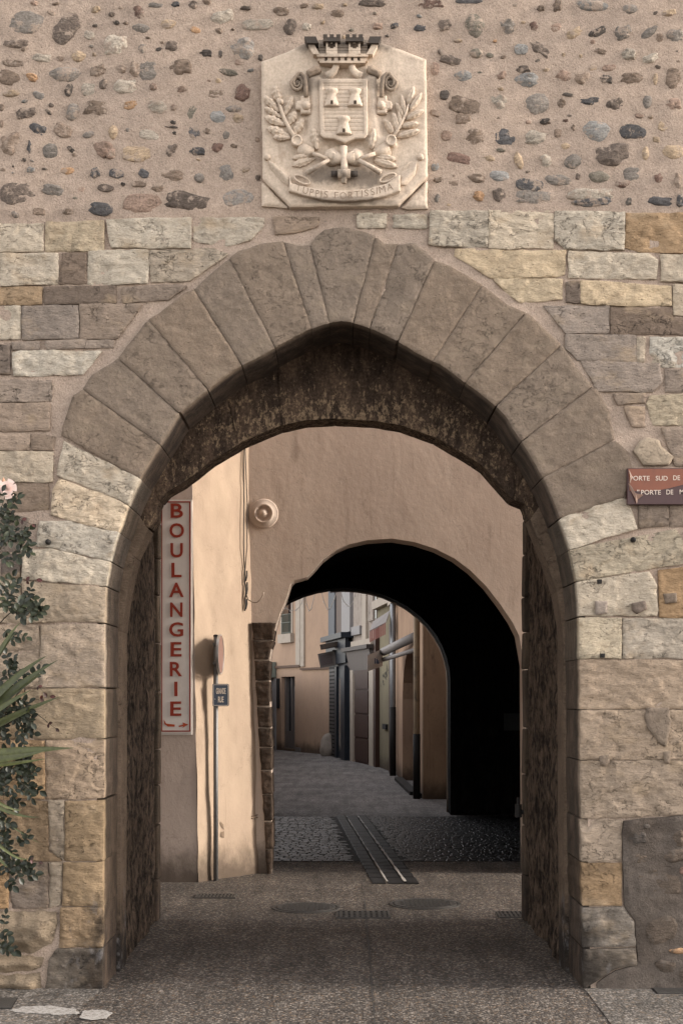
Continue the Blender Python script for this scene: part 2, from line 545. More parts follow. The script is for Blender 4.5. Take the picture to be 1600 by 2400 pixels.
def mat_pebble():
    n = NT('river cobble'); p = n.pos(rnd=40)
    col = n.oi.outputs['Color']
    a = n.noise(n.pos((1, 1, 2.6), 40), 26, 6, .7, .6); b = n.noise(p, 90, 4, .75)
    f = n.math('ADD', n.math('MULTIPLY', n.ramp(a, .3, .7), .62), n.math('MULTIPLY', n.ramp(b, .3, .7), .5))
    col = n.mul(col, n.math('ADD', f, .46))
    t = n.math('MULTIPLY', n.ramp(n.noise(p, 30, 5, .7), .56, .66, 0, .6), n.ramp(n.sep(2), 1.2, 1.6, .1, 1))
    r = n.ramp(n.oi.outputs['Random'], .45, .9, 0, 1)
    col = n.mix(n.math('MULTIPLY', t, r), col, alb(186, 172, 158))
    t2 = n.ramp(n.noise(n.pos(rnd=90), 34, 5, .75), .58, .68, 0, .75)
    col = n.mix(n.math('MULTIPLY', t2, n.ramp(n.oi.outputs['Random'], .1, .6, 1, .1)), col, alb(66, 60, 58))
    md = n.ramp(n.math('ADD', n.noise(n.pos(rnd=12), 17, 6, .72), n.math('MULTIPLY', n.oi.outputs['Random'], .10)), .58, .66, 0, .9)
    low_ = n.ramp(n.sep(2), 1.2, 1.6, .0, 1)
    col = n.mix(md, col, n.mix(low_, alb(112, 102, 93), alb(194, 174, 157)))
    nb = n.bump(n.math('ADD', a, n.math('MULTIPLY', b, .4)), .9, .014)
    return n.done(col, .85, nb, .2)
M['pebble'] = mat_pebble()

def mat_soot(name, dark, light, lo, hi, streak=(2.2, 2.2, .55), bs=1.0):
    n = NT(name); p = n.pos(streak)
    a = n.noise(p, 4, 7, .72, .4); b = n.noise(n.pos(), 30, 5, .7); c = n.noise(n.pos((1.6, 1.6, .7)), 11, 6, .75, .5)
    col = n.mix(n.ramp(a, lo, hi), alb(*dark), alb(*light))
    col = n.mul(col, n.math('ADD', n.math('MULTIPLY', n.ramp(c, .3, .7), .9), .45))
    col = n.mul(col, n.math('ADD', n.math('MULTIPLY', b, .6), .7))
    nb = n.bump(c, .8 * bs, .03); nb = n.bump(b, .6 * bs, .01, nb)
    return n.done(col, .95, nb, .1)
M['soot_wall_recess'] = mat_soot('sooty render and recess shade', (54, 47, 42), (126, 108, 93), .38, .60, (2.3, 2.3, 2.0), 1.5)  # also on the crest openings, where the dark stands for shade
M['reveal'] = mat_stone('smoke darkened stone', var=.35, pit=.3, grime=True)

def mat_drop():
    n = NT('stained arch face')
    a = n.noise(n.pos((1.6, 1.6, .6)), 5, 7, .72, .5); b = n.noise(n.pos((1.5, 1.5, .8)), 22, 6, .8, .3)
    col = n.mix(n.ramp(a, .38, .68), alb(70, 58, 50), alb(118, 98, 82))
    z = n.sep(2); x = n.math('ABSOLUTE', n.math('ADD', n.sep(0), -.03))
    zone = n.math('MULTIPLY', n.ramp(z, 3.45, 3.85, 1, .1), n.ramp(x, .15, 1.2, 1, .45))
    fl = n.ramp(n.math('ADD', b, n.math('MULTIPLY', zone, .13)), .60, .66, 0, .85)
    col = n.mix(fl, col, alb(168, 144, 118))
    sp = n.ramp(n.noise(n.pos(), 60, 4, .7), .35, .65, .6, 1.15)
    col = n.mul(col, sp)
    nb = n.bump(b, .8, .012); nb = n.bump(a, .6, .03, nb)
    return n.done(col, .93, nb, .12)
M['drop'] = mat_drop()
M['black'] = mat_soot('tunnel black', (26, 24, 24), (46, 42, 40), .4, .7)  # mottled near-black for the whole tunnel lining
M['pier'] = mat_plaster('pale beige render', (212, 188, 164), (202, 178, 156), (170, 148, 128), .45, .35, 1.3)
M['bakery'] = mat_plaster('grey beige render', (222, 203, 189), (212, 193, 180), (176, 158, 146), .5, .4, 1.2)
M['arch_plaster'] = mat_plaster('pinkish brown render', (246, 225, 207), (232, 211, 194), (182, 162, 147), .6, .45, 1.0)
M['iron'] = mat_flat('dark iron', (.022, .02, .019), .65, .3, .4, 40, .4)

def mat_asphalt(name, base, chips, sc, bs=1.0, warm=None):
    n = NT(name); p = n.pos()
    cell = n.t.nodes.new('ShaderNodeTexVoronoi'); cell.inputs['Scale'].default_value = sc
    n.t.links.new(p, cell.inputs['Vector'])
    sepc = n.t.nodes.new('ShaderNodeSeparateColor'); n.t.links.new(cell.outputs['Color'], sepc.inputs[0])
    r = sepc.outputs[0]
    col = n.mix(n.ramp(r, .55, 1.0), alb(*base), alb(*chips))
    col = n.mix(n.ramp(sepc.outputs[1], .8, .95, 0, .7), col, alb(*(warm or chips)))
    col = n.mul(col, n.ramp(sepc.outputs[2], 0, .5, .55, 1))
    e = n.ramp(cell.outputs['Distance'], .35, .8, 1, .55)
    col = n.mul(col, e)
    big = n.noise(p, 1.1, 6, .65)
    col = n.mul(col, n.ramp(big, .3, .7, .72, 1.14))
    tr = n.ramp(n.noise(n.pos((2.6, .25, 1)), 2.2, 5, .6), .42, .66, 1.05, .74)
    col = n.mul(col, tr)
    pat = n.ramp(n.noise(n.pos((1, 1, 1)), 3.3, 6, .7), .54, .68, 1, .72)
    col = n.mul(col, pat)
    nb = n.bump(n.math('SUBTRACT', 1.0, cell.outputs['Distance']), .6 * bs, .008)
    nb = n.bump(big, .3, .02, nb)
    return n.done(col, .82, nb, .25)
M['asphalt'] = mat_asphalt('worn aggregate asphalt', (104, 96, 90), (186, 174, 162), 70, 1, (160, 134, 110))
M['paving'] = mat_asphalt('grey granite chippings', (132, 125, 118), (204, 194, 184), 62, 1, (170, 150, 130))
M['street'] = mat_asphalt('street asphalt', (172, 166, 163), (204, 197, 193), 40, .8)

def mat_cobble():
    n = NT('polished cobbles'); p = n.pos(rnd=20)
    col = n.mul(n.mix(0., alb(46, 44, 46), alb(46, 44, 46)), n.math('ADD', n.math('MULTIPLY', n.noise(p, 20, 5, .6), .9), .5))
    nb = n.bump(n.noise(n.pos(), 26, 4, .6), .12, .008)
    return n.done(col, .42, nb, .32)
M['cobble'] = mat_cobble()
M['slab'] = mat_flat('gutter slab stone', alb(40, 37, 36), .6, .3, .5, 20, 0, .25)
M['pale_joint'] = mat_flat('pale lime joint', alb(214, 208, 200), .5, .3, .4, 60)
M['white_paint'] = None
M['leaf'] = None

# ------------------------------------------------------------------ ground
def sheet(name, pts, z, m, kind='structure', label=None):
    o = mk(name, [(x, y, z) for x, y in pts], [list(range(len(pts)))], m)
    return tag(o, label, None, None, kind)
def G(px, py, z=0.0):
    """the point of the ground seen there"""
    D = (H0 - z) * F / (py - HY)
    return ((px - CX) * D / F, D - D0)
sheet('ground', [(-120, -60), (120, -60), (120, 140), (-120, 140)], 0.0, M['asphalt'], label='worn brown grey asphalt leading through the gate')
sheet('street', [(-9, 11.35), (9, 11.35), (9, 60), (-9, 60)], 0.004, M['street'], label='grey asphalt street beyond the tunnel')
sheet('pavement', [(-9, -14), (-1.9, -14), G(150, 2400), G(238, 2322), (-1.42, .02), (-9, .02)], 0.004, M['paving'], label='pale granite pavement left of the gate')
sheet('pavement', [(9, -14), (9, .02), (1.44, .02), G(1378, 2330), G(1430, 2400), (1.75, -14)], 0.004, M['paving'], label='pale granite pavement right of the gate')

# ------------------------------------------------------------------ gate tower
gate = thing('gate_tower', (0, 1.25, 0), 'old stone town gate tower with pointed arch, cobble-studded wall and carved crest', 'gatehouse')
# intrados of the front arch, left foot to right foot, in photograph pixels on the wall plane
DX = [(0, 754), (25, 757), (70, 771), (135, 803), (200, 843), (235, 857), (300, 905), (381, 970), (400, 1008), (425, 1043),
      (473, 1123), (499, 1184), (523, 1246), (542, 1315), (553, 1378), (556, 1460)]
INTR = [(239, 2330), (241, 2124), (243, 1900), (244, 1560)] + [(800 - a, b) for a, b in DX[::-1]] + \
       [(800 + a, b) for a, b in DX[1:]] + [(1358, 1546), (1360, 1900), (1364, 2124), (1368, 2330)]
def chaikin(L, n=2):
    for _ in range(n):
        Q = [L[0]]
        for a, b in zip(L, L[1:]):
            Q += [(.75 * a[0] + .25 * b[0], .75 * a[1] + .25 * b[1]), (.25 * a[0] + .75 * b[0], .25 * a[1] + .75 * b[1])]
        L = Q + [L[-1]]
    return L
INTR = chaikin(INTR)
EXTR = [(143, 1021), (150, 990), (172, 928), (194, 913), (215, 880), (262, 850), (277, 840), (340, 757), (348, 749), (400, 715), (430, 688),
        (455, 678), (490, 645), (538, 606), (560, 588), (620, 570), (663, 566), (700, 575), (728, 575), (740, 553), (760, 537), (802, 532),
        (845, 541), (879, 553), (900, 572), (933, 572), (965, 570), (990, 585), (1017, 610), (1040, 617), (1090, 645), (1130, 668), (1190, 715),
        (1233, 733), (1268, 765), (1300, 795), (1316, 808), (1350, 860), (1387, 905), (1400, 915), (1425, 960), (1440, 1031), (1470, 1060),
        (1480, 1095), (1462, 1166)]
def along(line, p):
    L = np.array(line, float); best = (1e18, 0)
    for i in range(len(L) - 1):
        a, b = L[i], L[i + 1]
        t = np.clip(np.dot(np.array(p) - a, b - a) / np.dot(b - a, b - a), 0, 1)
        q = a + t * (b - a); dd = np.sum((q - p) ** 2)
        if dd < best[0]: best = (dd, i + t)
    return best[1]
def at(line, t):
    i = min(int(t), len(line) - 2); f = t - i
    return (line[i][0] + (line[i + 1][0] - line[i][0]) * f, line[i][1] + (line[i + 1][1] - line[i][1]) * f)
def between(line, p, q):
    a, b = along(line, p), along(line, q)
    mid = [line[i] for i in range(len(line)) if min(a, b) + .02 < i < max(a, b) - .02]
    if a > b: mid = mid[::-1]
    return [at(line, a)] + mid + [at(line, b)]

# mortar sheet with the opening
op = []
for x, y in INTR:
    dx = x - 800
    op.append((800 + dx + (16 if dx > 0 else -16 if dx < 0 else 0), y - (14 if abs(dx) < 540 else 0)))
op[0] = (op[0][0], 2400); op[-1] = (op[-1][0], 2400)
msheet = [(-160, 2400)] + op + [(1760, 2400), (1760, -170), (-160, -170)]
ZA = W(0, 500).z
EPOLY = np.array([(W(x, y).x, W(x, y).z) for x, y in EXTR])
def mortar_h(u, v, s):
    ring = poly_sd(np.stack([u, v], 1), EPOLY)[0]
    low = sstep(ZA + .01, ZA - .02, v) * sstep(.02, -.02, ring)
    return -.004 + .001 * sstep(-.02, .01, ring) - .007 * low + (1 - .7 * sstep(-.02, .01, ring)) * .006 * fbm(u * 5, v * 5, 3, 3) + .002 * fbm(u * 40, v * 40, 4, 2)
mp = [(W(x, y).x, W(x, y).z) for x, y in msheet]
V, Fc, nf = field(mp, .026, mortar_h, None, 0, 0, 1, edge_h=None)
mk('mortar_wall', front(V), Fc, M['mortar'], gate, True)
# the mass of the tower round that sheet
xl, xr, zt = mp[0][0], mp[len(op) + 1][0], mp[-1][1]
for a, b in ((-7, xl), (xr, 7)):
    box('side_wall', a, b, .0, .06, -.2, zt, M['mortar'], gate)
box('upper_wall', -7, 7, 0, .06, zt, 7.8, M['mortar'], gate)
XP = 1.435                                           # half width of the passage
box('core_masonry', -7, -XP - .05, .06, 2.5, -.2, 7.8, M['arch_plaster'], gate)
box('core_masonry', XP + .05, 7, .06, 2.5, -.2, 7.8, M['arch_plaster'], gate)
box('core_masonry', -XP - .05, XP + .05, .72, 2.5, 4.2, 7.8, M['arch_plaster'], gate)
box('core_masonry', -XP - .05, XP + .05, .06, .70, 4.25, 7.8, M['arch_plaster'], gate)
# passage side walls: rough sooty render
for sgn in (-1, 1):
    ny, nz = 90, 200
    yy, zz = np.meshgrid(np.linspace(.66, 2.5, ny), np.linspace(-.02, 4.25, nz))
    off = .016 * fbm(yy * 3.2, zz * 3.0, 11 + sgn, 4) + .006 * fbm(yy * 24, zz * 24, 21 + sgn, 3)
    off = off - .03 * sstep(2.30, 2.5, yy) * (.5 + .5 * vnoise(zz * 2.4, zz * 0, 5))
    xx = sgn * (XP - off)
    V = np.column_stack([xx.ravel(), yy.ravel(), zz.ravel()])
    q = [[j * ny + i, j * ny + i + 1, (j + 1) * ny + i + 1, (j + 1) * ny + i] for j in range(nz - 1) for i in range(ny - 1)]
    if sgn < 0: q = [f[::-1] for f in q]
    mk('passage_wall', V, q, M['soot_wall_recess'], gate, True)
    # dressed stones on the rear edge of the passage
    z = 0.0
    while z < 3.4:
        hgt = R.uniform(.26, .46)
        pr = R.uniform(.005, .022)
        y0 = R.uniform(2.33, 2.38)
        x0, x1 = sorted((sgn * (XP - .012 - pr), sgn * (XP + .06)))
        V, Fc = boxv(x0, x1, y0, 2.53, z + .004, z + hgt - .004)
        V = [(a + .004 * math.sin(9 * c), b, c) for a, b, c in V]
        o = mk('quoin_stone', V, Fc, M['ashlar'], gate, False, alb(*R.choice([(196, 172, 142), (180, 158, 134), (206, 180, 146)])))
        bv = o.modifiers.new('edge', 'BEVEL'); bv.width = .012; bv.segments = 2
        z += hgt

CS = {'C': (220, 203, 180), 'Y': (212, 193, 165), 'O': (190, 160, 126), 'P': (186, 167, 147), 'Q': (182, 159, 130), 'S': (156, 143, 129), 'G': (172, 155, 140), 'D': (138, 122, 109), 'L': (198, 182, 162),  # lower courses get browner tones: weathering, plus light falloff put into the colour
      'T': (184, 156, 124), 'V': (146, 130, 115), 'W': (224, 212, 194), 'B': (150, 134, 120), 'R': (168, 148, 124)}
def ccol(k):
    r = CS[k]; q_ = .35 if k == 'V' else 1; j = 1 + q_ * R.uniform(-.06, .06); t = q_ * R.uniform(-4, 4)
    return alb(min(255, r[0] * j + t), min(255, r[1] * j), min(255, r[2] * j - t))

# voussoirs of the pointed arch
JN = [((143, 1021), (329, 1123)), ((194, 913), (375, 1042)), ((277, 840), (419, 968)), ((348, 749), (484, 909)), ((455, 680), (565, 852)),
      ((538, 606), (642, 811)), ((663, 568), (730, 770)), ((728, 578), (772, 757)), ((879, 555), (828, 756)), ((933, 572), (867, 769)),
      ((1017, 612), (932, 804)), ((1130, 668), (1012, 850)), ((1233, 733), (1091, 895)), ((1316, 808), (1158, 955)), ((1387, 907), (1223, 1034)),
      ((1440, 1031), (1269, 1121)), ((1462, 1166), (1302, 1218))]
for (o0, i0), (o1, i1) in zip(JN, JN[1:]):
    poly = between(EXTR, o0, o1) + between(INTR, i1, i0)
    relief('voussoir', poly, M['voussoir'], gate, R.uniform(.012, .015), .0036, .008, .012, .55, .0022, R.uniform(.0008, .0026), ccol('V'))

# squared stones: corners in photograph pixels
def il(y0, y1):                                      # the left and right edge of the opening between two heights
    return [p for p in between(INTR, at(INTR, along(INTR, (243, y0))), at(INTR, along(INTR, (243, y1))))]
def ir(y0, y1):
    return [p for p in between(INTR, at(INTR, along(INTR, (1360, y0))), at(INTR, along(INTR, (1360, y1))))]
EDGE = [  # stones that turn into the opening
    ('C', [(135, 1114), (150, 1034), (204, 1061), (301, 1110)] + between(INTR, (329, 1123), (301, 1184)) + [(278, 1169), (212, 1144)]),
    ('C', [(120, 1205), (125, 1150), (140, 1122), (212, 1148), (278, 1173)] + between(INTR, (301, 1186), (277, 1246)) + [(242, 1238), (163, 1218)]),
    ('W', [(86, 1280), (94, 1222), (163, 1222), (242, 1242)] + between(INTR, (277, 1248), (258, 1314)) + [(204, 1302), (120, 1284)]),
    ('C', [(52, 1356), (56, 1288), (120, 1288), (204, 1306)] + between(INTR, (258, 1317), (247, 1372)) + [(158, 1366)]),
    ('L', [(60, 1460), (52, 1362), (158, 1371)] + between(INTR, (247, 1376), (244, 1458)) + [(150, 1456)]),
    ('P', [(96, 1611), (96, 1466)] + between(INTR, (244, 1463), (244, 1609))),
    ('Q', [(62, 1732), (60, 1616)] + between(INTR, (244, 1614), (244, 1729))),
    ('P', [(109, 1872), (109, 1735)] + between(INTR, (244, 1734), (243, 1871))),
    ('Q', [(153, 2016), (153, 1878)] + between(INTR, (243, 1876), (242, 2016))),
    ('Q', [(148, 2122), (150, 2022)] + between(INTR, (242, 2020), (241, 2122))),
    ('T', [(140, 2220), (142, 2128)] + between(INTR, (241, 2126), (240, 2220))),
    ('S', [(108, 2322), (116, 2250), (136, 2225)] + between(INTR, (240, 2224), (239, 2324))),
    ('C', between(INTR, (1335, 1288), (1304, 1222)) + [(1322, 1210), (1455, 1166), (1470, 1172), (1491, 1239), (1419, 1259)]),
    ('Y', between(INTR, (1350, 1361), (1336, 1290)) + [(1379, 1280), (1583, 1240), (1600, 1266), (1600, 1320), (1506, 1336)]),
    ('C', between(INTR, (1356, 1444), (1351, 1365)) + [(1417, 1354), (1519, 1341), (1537, 1373), (1539, 1442)]),
    ('Y', between(INTR, (1358, 1543), (1356, 1448)) + [(1455, 1449), (1455, 1543)]),
    ('P', between(INTR, (1359, 1661), (1358, 1547)) + [(1660, 1549), (1660, 1661)]),
    ('P', between(INTR, (1360, 1780), (1359, 1665)) + [(1655, 1665), (1655, 1780)]),
    ('P', between(INTR, (1360, 1918), (1360, 1784)) + [(1660, 1784), (1660, 1905), (1520, 1912)]),
    ('P', between(INTR, (1362, 2018), (1360, 1922)) + [(1456, 1922), (1454, 2018)]),
    ('T', between(INTR, (1364, 2122), (1362, 2023)) + [(1454, 2023), (1456, 2122)]),
    ('S', between(INTR, (1366, 2220), (1364, 2127)) + [(1460, 2127), (1484, 2160), (1488, 2216)]),
    ('S', between(INTR, (1368, 2318), (1366, 2225)) + [(1488, 2222), (1492, 2262), (1440, 2270), (1395, 2300)]),
]
for k, poly in EDGE:
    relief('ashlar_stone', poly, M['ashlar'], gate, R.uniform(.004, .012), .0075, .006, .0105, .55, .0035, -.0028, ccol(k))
FACE = [
    ('C', [(-60, 524), (103, 524), (101, 589), (-60, 589)]), ('Y', [(107, 519), (243, 518), (243, 587), (107, 589)]),
    ('C', [(250, 514), (448, 511), (447, 581), (262, 580), (256, 565)]),
    ('W', [(453, 512), (620, 509), (618, 530), (590, 560), (540, 575), (514, 575), (455, 565)]),
    ('G', [(642, 509), (749, 509), (745, 530), (714, 541), (645, 549)]), ('C', [(837, 501), (905, 502), (903, 533), (838, 533)]),
    ('C', [(922, 503), (1001, 503), (1001, 535), (921, 532)]),
    ('W', [(2, 595), (136, 595), (136, 666), (2, 670)]), ('D', [(146, 592), (204, 593), (204, 664), (140, 666)]),
    ('C', [(207, 587), (348, 586), (348, 664), (207, 666)]), ('L', [(352, 587), (506, 583), (534, 595), (486, 630), (443, 656), (354, 662)]),
    ('O', [(-60, 672), (99, 673), (99, 713), (-60, 713)]), ('D', [(103, 672), (273, 670), (273, 709), (105, 713)]),
    ('B', [(287, 674), (419, 666), (440, 670), (395, 702), (289, 709)]), ('W', [(-60, 716), (47, 717), (47, 794), (-60, 794)]),
    ('G', [(52, 717), (184, 715), (184, 792), (52, 796)]), ('G', [(188, 713), (336, 711), (277, 792), (188, 794)]),
    ('G', [(28, 802), (93, 800), (93, 820), (30, 820)]), ('G', [(105, 798), (268, 796), (265, 814), (110, 818)]),
    ('D', [(-60, 808), (25, 808), (24, 876), (-60, 879)]), ('W', [(30, 828), (51, 822), (239, 822), (194, 877), (32, 881)]),
    ('G', [(-60, 889), (122, 891), (122, 940), (-60, 943)]), ('G', [(-60, 946), (118, 946), (116, 1008), (-60, 1010)]),
    ('G', [(-60, 1013), (70, 1018), (70, 1055), (-60, 1055)]), ('G', [(74, 1018), (130, 1022), (125, 1055), (74, 1055)]),
    ('C', [(-60, 1059), (125, 1059), (125, 1129), (-60, 1129)]), ('B', [(25, 1133), (113, 1133), (115, 1195), (10, 1200)]),
    ('B', [(-60, 1203), (5, 1200), (66, 1215), (65, 1255), (45, 1292), (-60, 1295)]), ('D', [(5, 1299), (48, 1299), (48, 1352), (5, 1355)]),
    ('L', [(-60, 1359), (46, 1362), (54, 1460), (-60, 1460)]), ('P', [(-60, 1466), (92, 1466), (92, 1611), (-60, 1611)]),
    ('Q', [(-60, 1616), (56, 1616), (58, 1732), (-60, 1732)]), ('T', [(-60, 1736), (105, 1736), (105, 1872), (-60, 1872)]),
    ('L', [(116, 1877), (149, 1877), (149, 2016), (118, 1990)]), ('T', [(-60, 1878), (112, 1878), (114, 1996), (149, 2018), (-60, 2018)]),
    ('B', [(24, 2023), (112, 2023), (114, 2128), (26, 2130)]), ('O', [(-60, 2023), (20, 2023), (20, 2128), (-60, 2130)]),
    ('L', [(118, 2023), (146, 2023), (142, 2120), (118, 2126)]),
    ('C', [(1008, 496), (1142, 494), (1143, 580), (1059, 578), (1004, 572)]), ('C', [(1145, 492), (1296, 495), (1296, 583), (1144, 581)]),
    ('C', [(1300, 496), (1462, 497), (1461, 585), (1324, 584), (1299, 563)]), ('O', [(1465, 500), (1660, 500), (1660, 594), (1500, 590), (1464, 578)]),
    ('Y', [(1067, 583), (1324, 588), (1322, 642), (1304, 648), (1150, 650), (1122, 634), (1065, 599)]),
    ('C', [(1332, 589), (1518, 595), (1540, 610), (1537, 654), (1332, 650)]), ('C', [(1547, 597), (1660, 597), (1660, 662), (1549, 658)]),
    ('Y', [(1154, 652), (1316, 654), (1316, 701), (1217, 707), (1190, 686)]), ('D', [(1326, 662), (1357, 658), (1357, 709), (1326, 708)]),
    ('Y', [(1360, 658), (1573, 670), (1573, 717), (1439, 717), (1360, 711)]), ('C', [(1577, 668), (1660, 668), (1660, 742), (1577, 740)]),
    ('G', [(1273, 717), (1427, 717), (1425, 779), (1324, 779)]), ('D', [(1431, 721), (1574, 721), (1576, 745), (1660, 746), (1660, 784), (1431, 783)]),
    ('G', [(1326, 783), (1490, 786), (1490, 850), (1352, 844), (1324, 816)]), ('L', [(1493, 792), (1511, 790), (1507, 848), (1493, 848)]),
    ('W', [(1524, 790), (1660, 790), (1660, 862), (1530, 860), (1522, 828)]),
    ('G', [(1360, 844), (1545, 852), (1549, 895), (1530, 919), (1399, 915), (1387, 891)]), ('G', [(1557, 864), (1660, 866), (1660, 919), (1557, 919)]),
    ('G', [(1435, 923), (1510, 923), (1510, 943), (1447, 947)]), ('Y', [(1522, 927), (1660, 922), (1660, 998), (1530, 996), (1514, 947)]),
    ('G', [(1462, 952), (1510, 954), (1510, 1000), (1480, 1000)]), ('G', [(1549, 1003), (1660, 1001), (1660, 1090), (1582, 1090), (1575, 1070)]),
    ('B', [(1495, 1184), (1562, 1187), (1565, 1230), (1497, 1238)]), ('G', [(1568, 1185), (1660, 1185), (1660, 1232), (1568, 1234)]),
    ('O', [(1543, 1338), (1660, 1320), (1660, 1447), (1544, 1447)]), ('L', [(1606, 1246), (1660, 1240), (1660, 1314), (1606, 1318)]),
    ('L', [(1459, 1449), (1660, 1451), (1660, 1543), (1459, 1543)]),
]
for k, poly in FACE:
    smooth_face = k in 'GDB'
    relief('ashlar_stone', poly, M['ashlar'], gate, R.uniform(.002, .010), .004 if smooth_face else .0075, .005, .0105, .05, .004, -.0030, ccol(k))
# boulder at the left foot and its broken lower half
def boulder(u, v, s):
    return .07 * sstep(0, .09, s) + .012 * fbm(u * 8, v * 9, 77, 4) * sstep(0, .02, s)
for poly in ([(-60, 2136), (60, 2132), (136, 2136), (138, 2170), (124, 2215), (80, 2236), (-60, 2232)],
             [(-60, 2238), (84, 2240), (112, 2232), (100, 2270), (20, 2282), (-60, 2280)],
             [(-60, 2284), (50, 2284), (98, 2274), (106, 2330), (-60, 2330)]):
    relief('boulder', poly, M['ashlar'], gate, hf=boulder, rim=.06, step=.016, jit=.012, gap=.006, color=ccol('R'))
# small repairs on the right: square inserts, render patches, fixings
for k, poly, pr in (('G', [(1392, 1409), (1422, 1409), (1421, 1438), (1394, 1442)], .014), ('D', [(1478, 1415), (1508, 1408), (1514, 1428), (1490, 1440), (1480, 1432)], .03),
                    ('V', [(1552, 1392), (1582, 1390), (1584, 1412), (1556, 1416)], .012)):
    relief('inset_stone', poly, M['voussoir'], gate, pr + .012, .002, .008, .008, .04, .001, 0, ccol(k))
for k, poly in (('L', [(1481, 1057), (1496, 1034), (1514, 1026), (1542, 1034), (1547, 1049), (1575, 1072), (1565, 1090), (1506, 1092)]),
                ('V', [(1512, 1658), (1566, 1658), (1570, 1690), (1558, 1748), (1540, 1740), (1514, 1704), (1508, 1680)]),
                ('V', [(1402, 1772), (1424, 1768), (1428, 1784), (1416, 1797), (1404, 1790)]),
                ('V', [(1552, 1762), (1570, 1760), (1566, 1790), (1554, 1788)])):
    relief('render_patch', poly, M['voussoir'], gate, .026, .001, .008, .010, .05, .003, 0, ccol(k))
for x, y in ((1402, 1364), (1409, 1537)):
    a = W(x - 5, y + 5); b = W(x + 5, y - 5)
    pl = box('fixing_plate', a.x, b.x, -.034, -.01, a.z, b.z, M['iron'], gate)
    V, Fc = lathe([(.004, 0), (.004, .012)], (W(x, y).x, -.034, W(x, y).z), 'y', 8); mk('bolt', V, Fc, M['iron'], pl)
for x, y in ((115, 1271), (1481, 1266)):
    c = W(x, y); V, Fc = lathe([(.015, -.03), (.017, .012), (.012, .03), (.004, .034)], (c.x, -.012, c.z), 'y', 12)
    mk('iron_dowel', V, Fc, M['iron'], gate, True)

# inner arch ring with its stained face, set back half a metre
DR = [(281, 2330), (283, 1900), (284, 1500), (287, 1460), (296, 1391), (316, 1307), (342, 1250), (366, 1215), (368, 1180), (390, 1153), (427, 1132), (454, 1112),
      (498, 1077), (516, 1067), (571, 1034), (653, 999), (714, 985), (783, 981), (875, 985), (940, 996), (1020, 1025), (1092, 1067),
      (1133, 1094), (1178, 1145), (1200, 1170), (1230, 1182), (1242, 1215), (1256, 1253), (1279, 1312), (1304, 1386), (1317, 1460),
      (1320, 1500), (1321, 1900), (1324, 2330)]
OUT = [(225, 2330), (225, 1500), (225, 1380), (235, 1250), (262, 1130), (300, 1030), (370, 920), (470, 815), (600, 730), (800, 660), (1000, 730), (1130, 815),
       (1230, 920), (1300, 1030), (1338, 1130), (1365, 1250), (1375, 1380), (1375, 1500), (1375, 2330)]
DJ = [((225, 2330), (281, 2330)), ((225, 2180), (282, 2170)), ((225, 2030), (282, 2020)), ((225, 1875), (283, 1873)), ((225, 1730), (284, 1732)), ((225, 1611), (284, 1611)), ((225, 1500), (285, 1480)), ((228, 1340), (296, 1391)),
      ((240, 1230), (316, 1307)), ((270, 1110), (348, 1243)), ((310, 1015), (374, 1172)), ((392, 895), (440, 1124)), ((500, 795), (560, 1040)), ((640, 715), (660, 997)), ((775, 668), (783, 981)),
      ((900, 690), (890, 987)), ((1075, 780), (1020, 1025)), ((1190, 875), (1110, 1078)), ((1280, 1000), (1200, 1170)), ((1325, 1095), (1243, 1216)), ((1360, 1220), (1279, 1312)),
      ((1372, 1340), (1304, 1386)), ((1375, 1500), (1320, 1500)), ((1375, 1640), (1321, 1640)), ((1375, 1780), (1321, 1780)), ((1375, 1915), (1321, 1915)), ((1375, 2060), (1322, 2060)), ((1375, 2200), (1323, 2190)), ((1375, 2330), (1324, 2330))]
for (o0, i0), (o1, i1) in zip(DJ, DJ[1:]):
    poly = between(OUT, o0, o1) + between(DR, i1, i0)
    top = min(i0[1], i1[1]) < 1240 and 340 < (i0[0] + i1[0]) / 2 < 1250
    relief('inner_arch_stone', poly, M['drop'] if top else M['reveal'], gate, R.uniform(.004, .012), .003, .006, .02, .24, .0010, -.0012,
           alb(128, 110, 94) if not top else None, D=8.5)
# iron hinge pin on the rear right edge
pin = MB()
a = W(1222, 1903, 10.45)
pin.add(*tube([(XP + .02, a.y, a.z), (XP - .05, a.y, a.z)], .018, 8)); pin.add(*lathe([(.028, -.05), (.028, .05)], (XP - .06, a.y, a.z + .01), 'z', 12))
pin.add(*lathe([(.014, .05), (.014, .10)], (XP - .06, a.y, a.z + .01), 'z', 10))
pin.build('hinge_pin', M['iron'], gate)

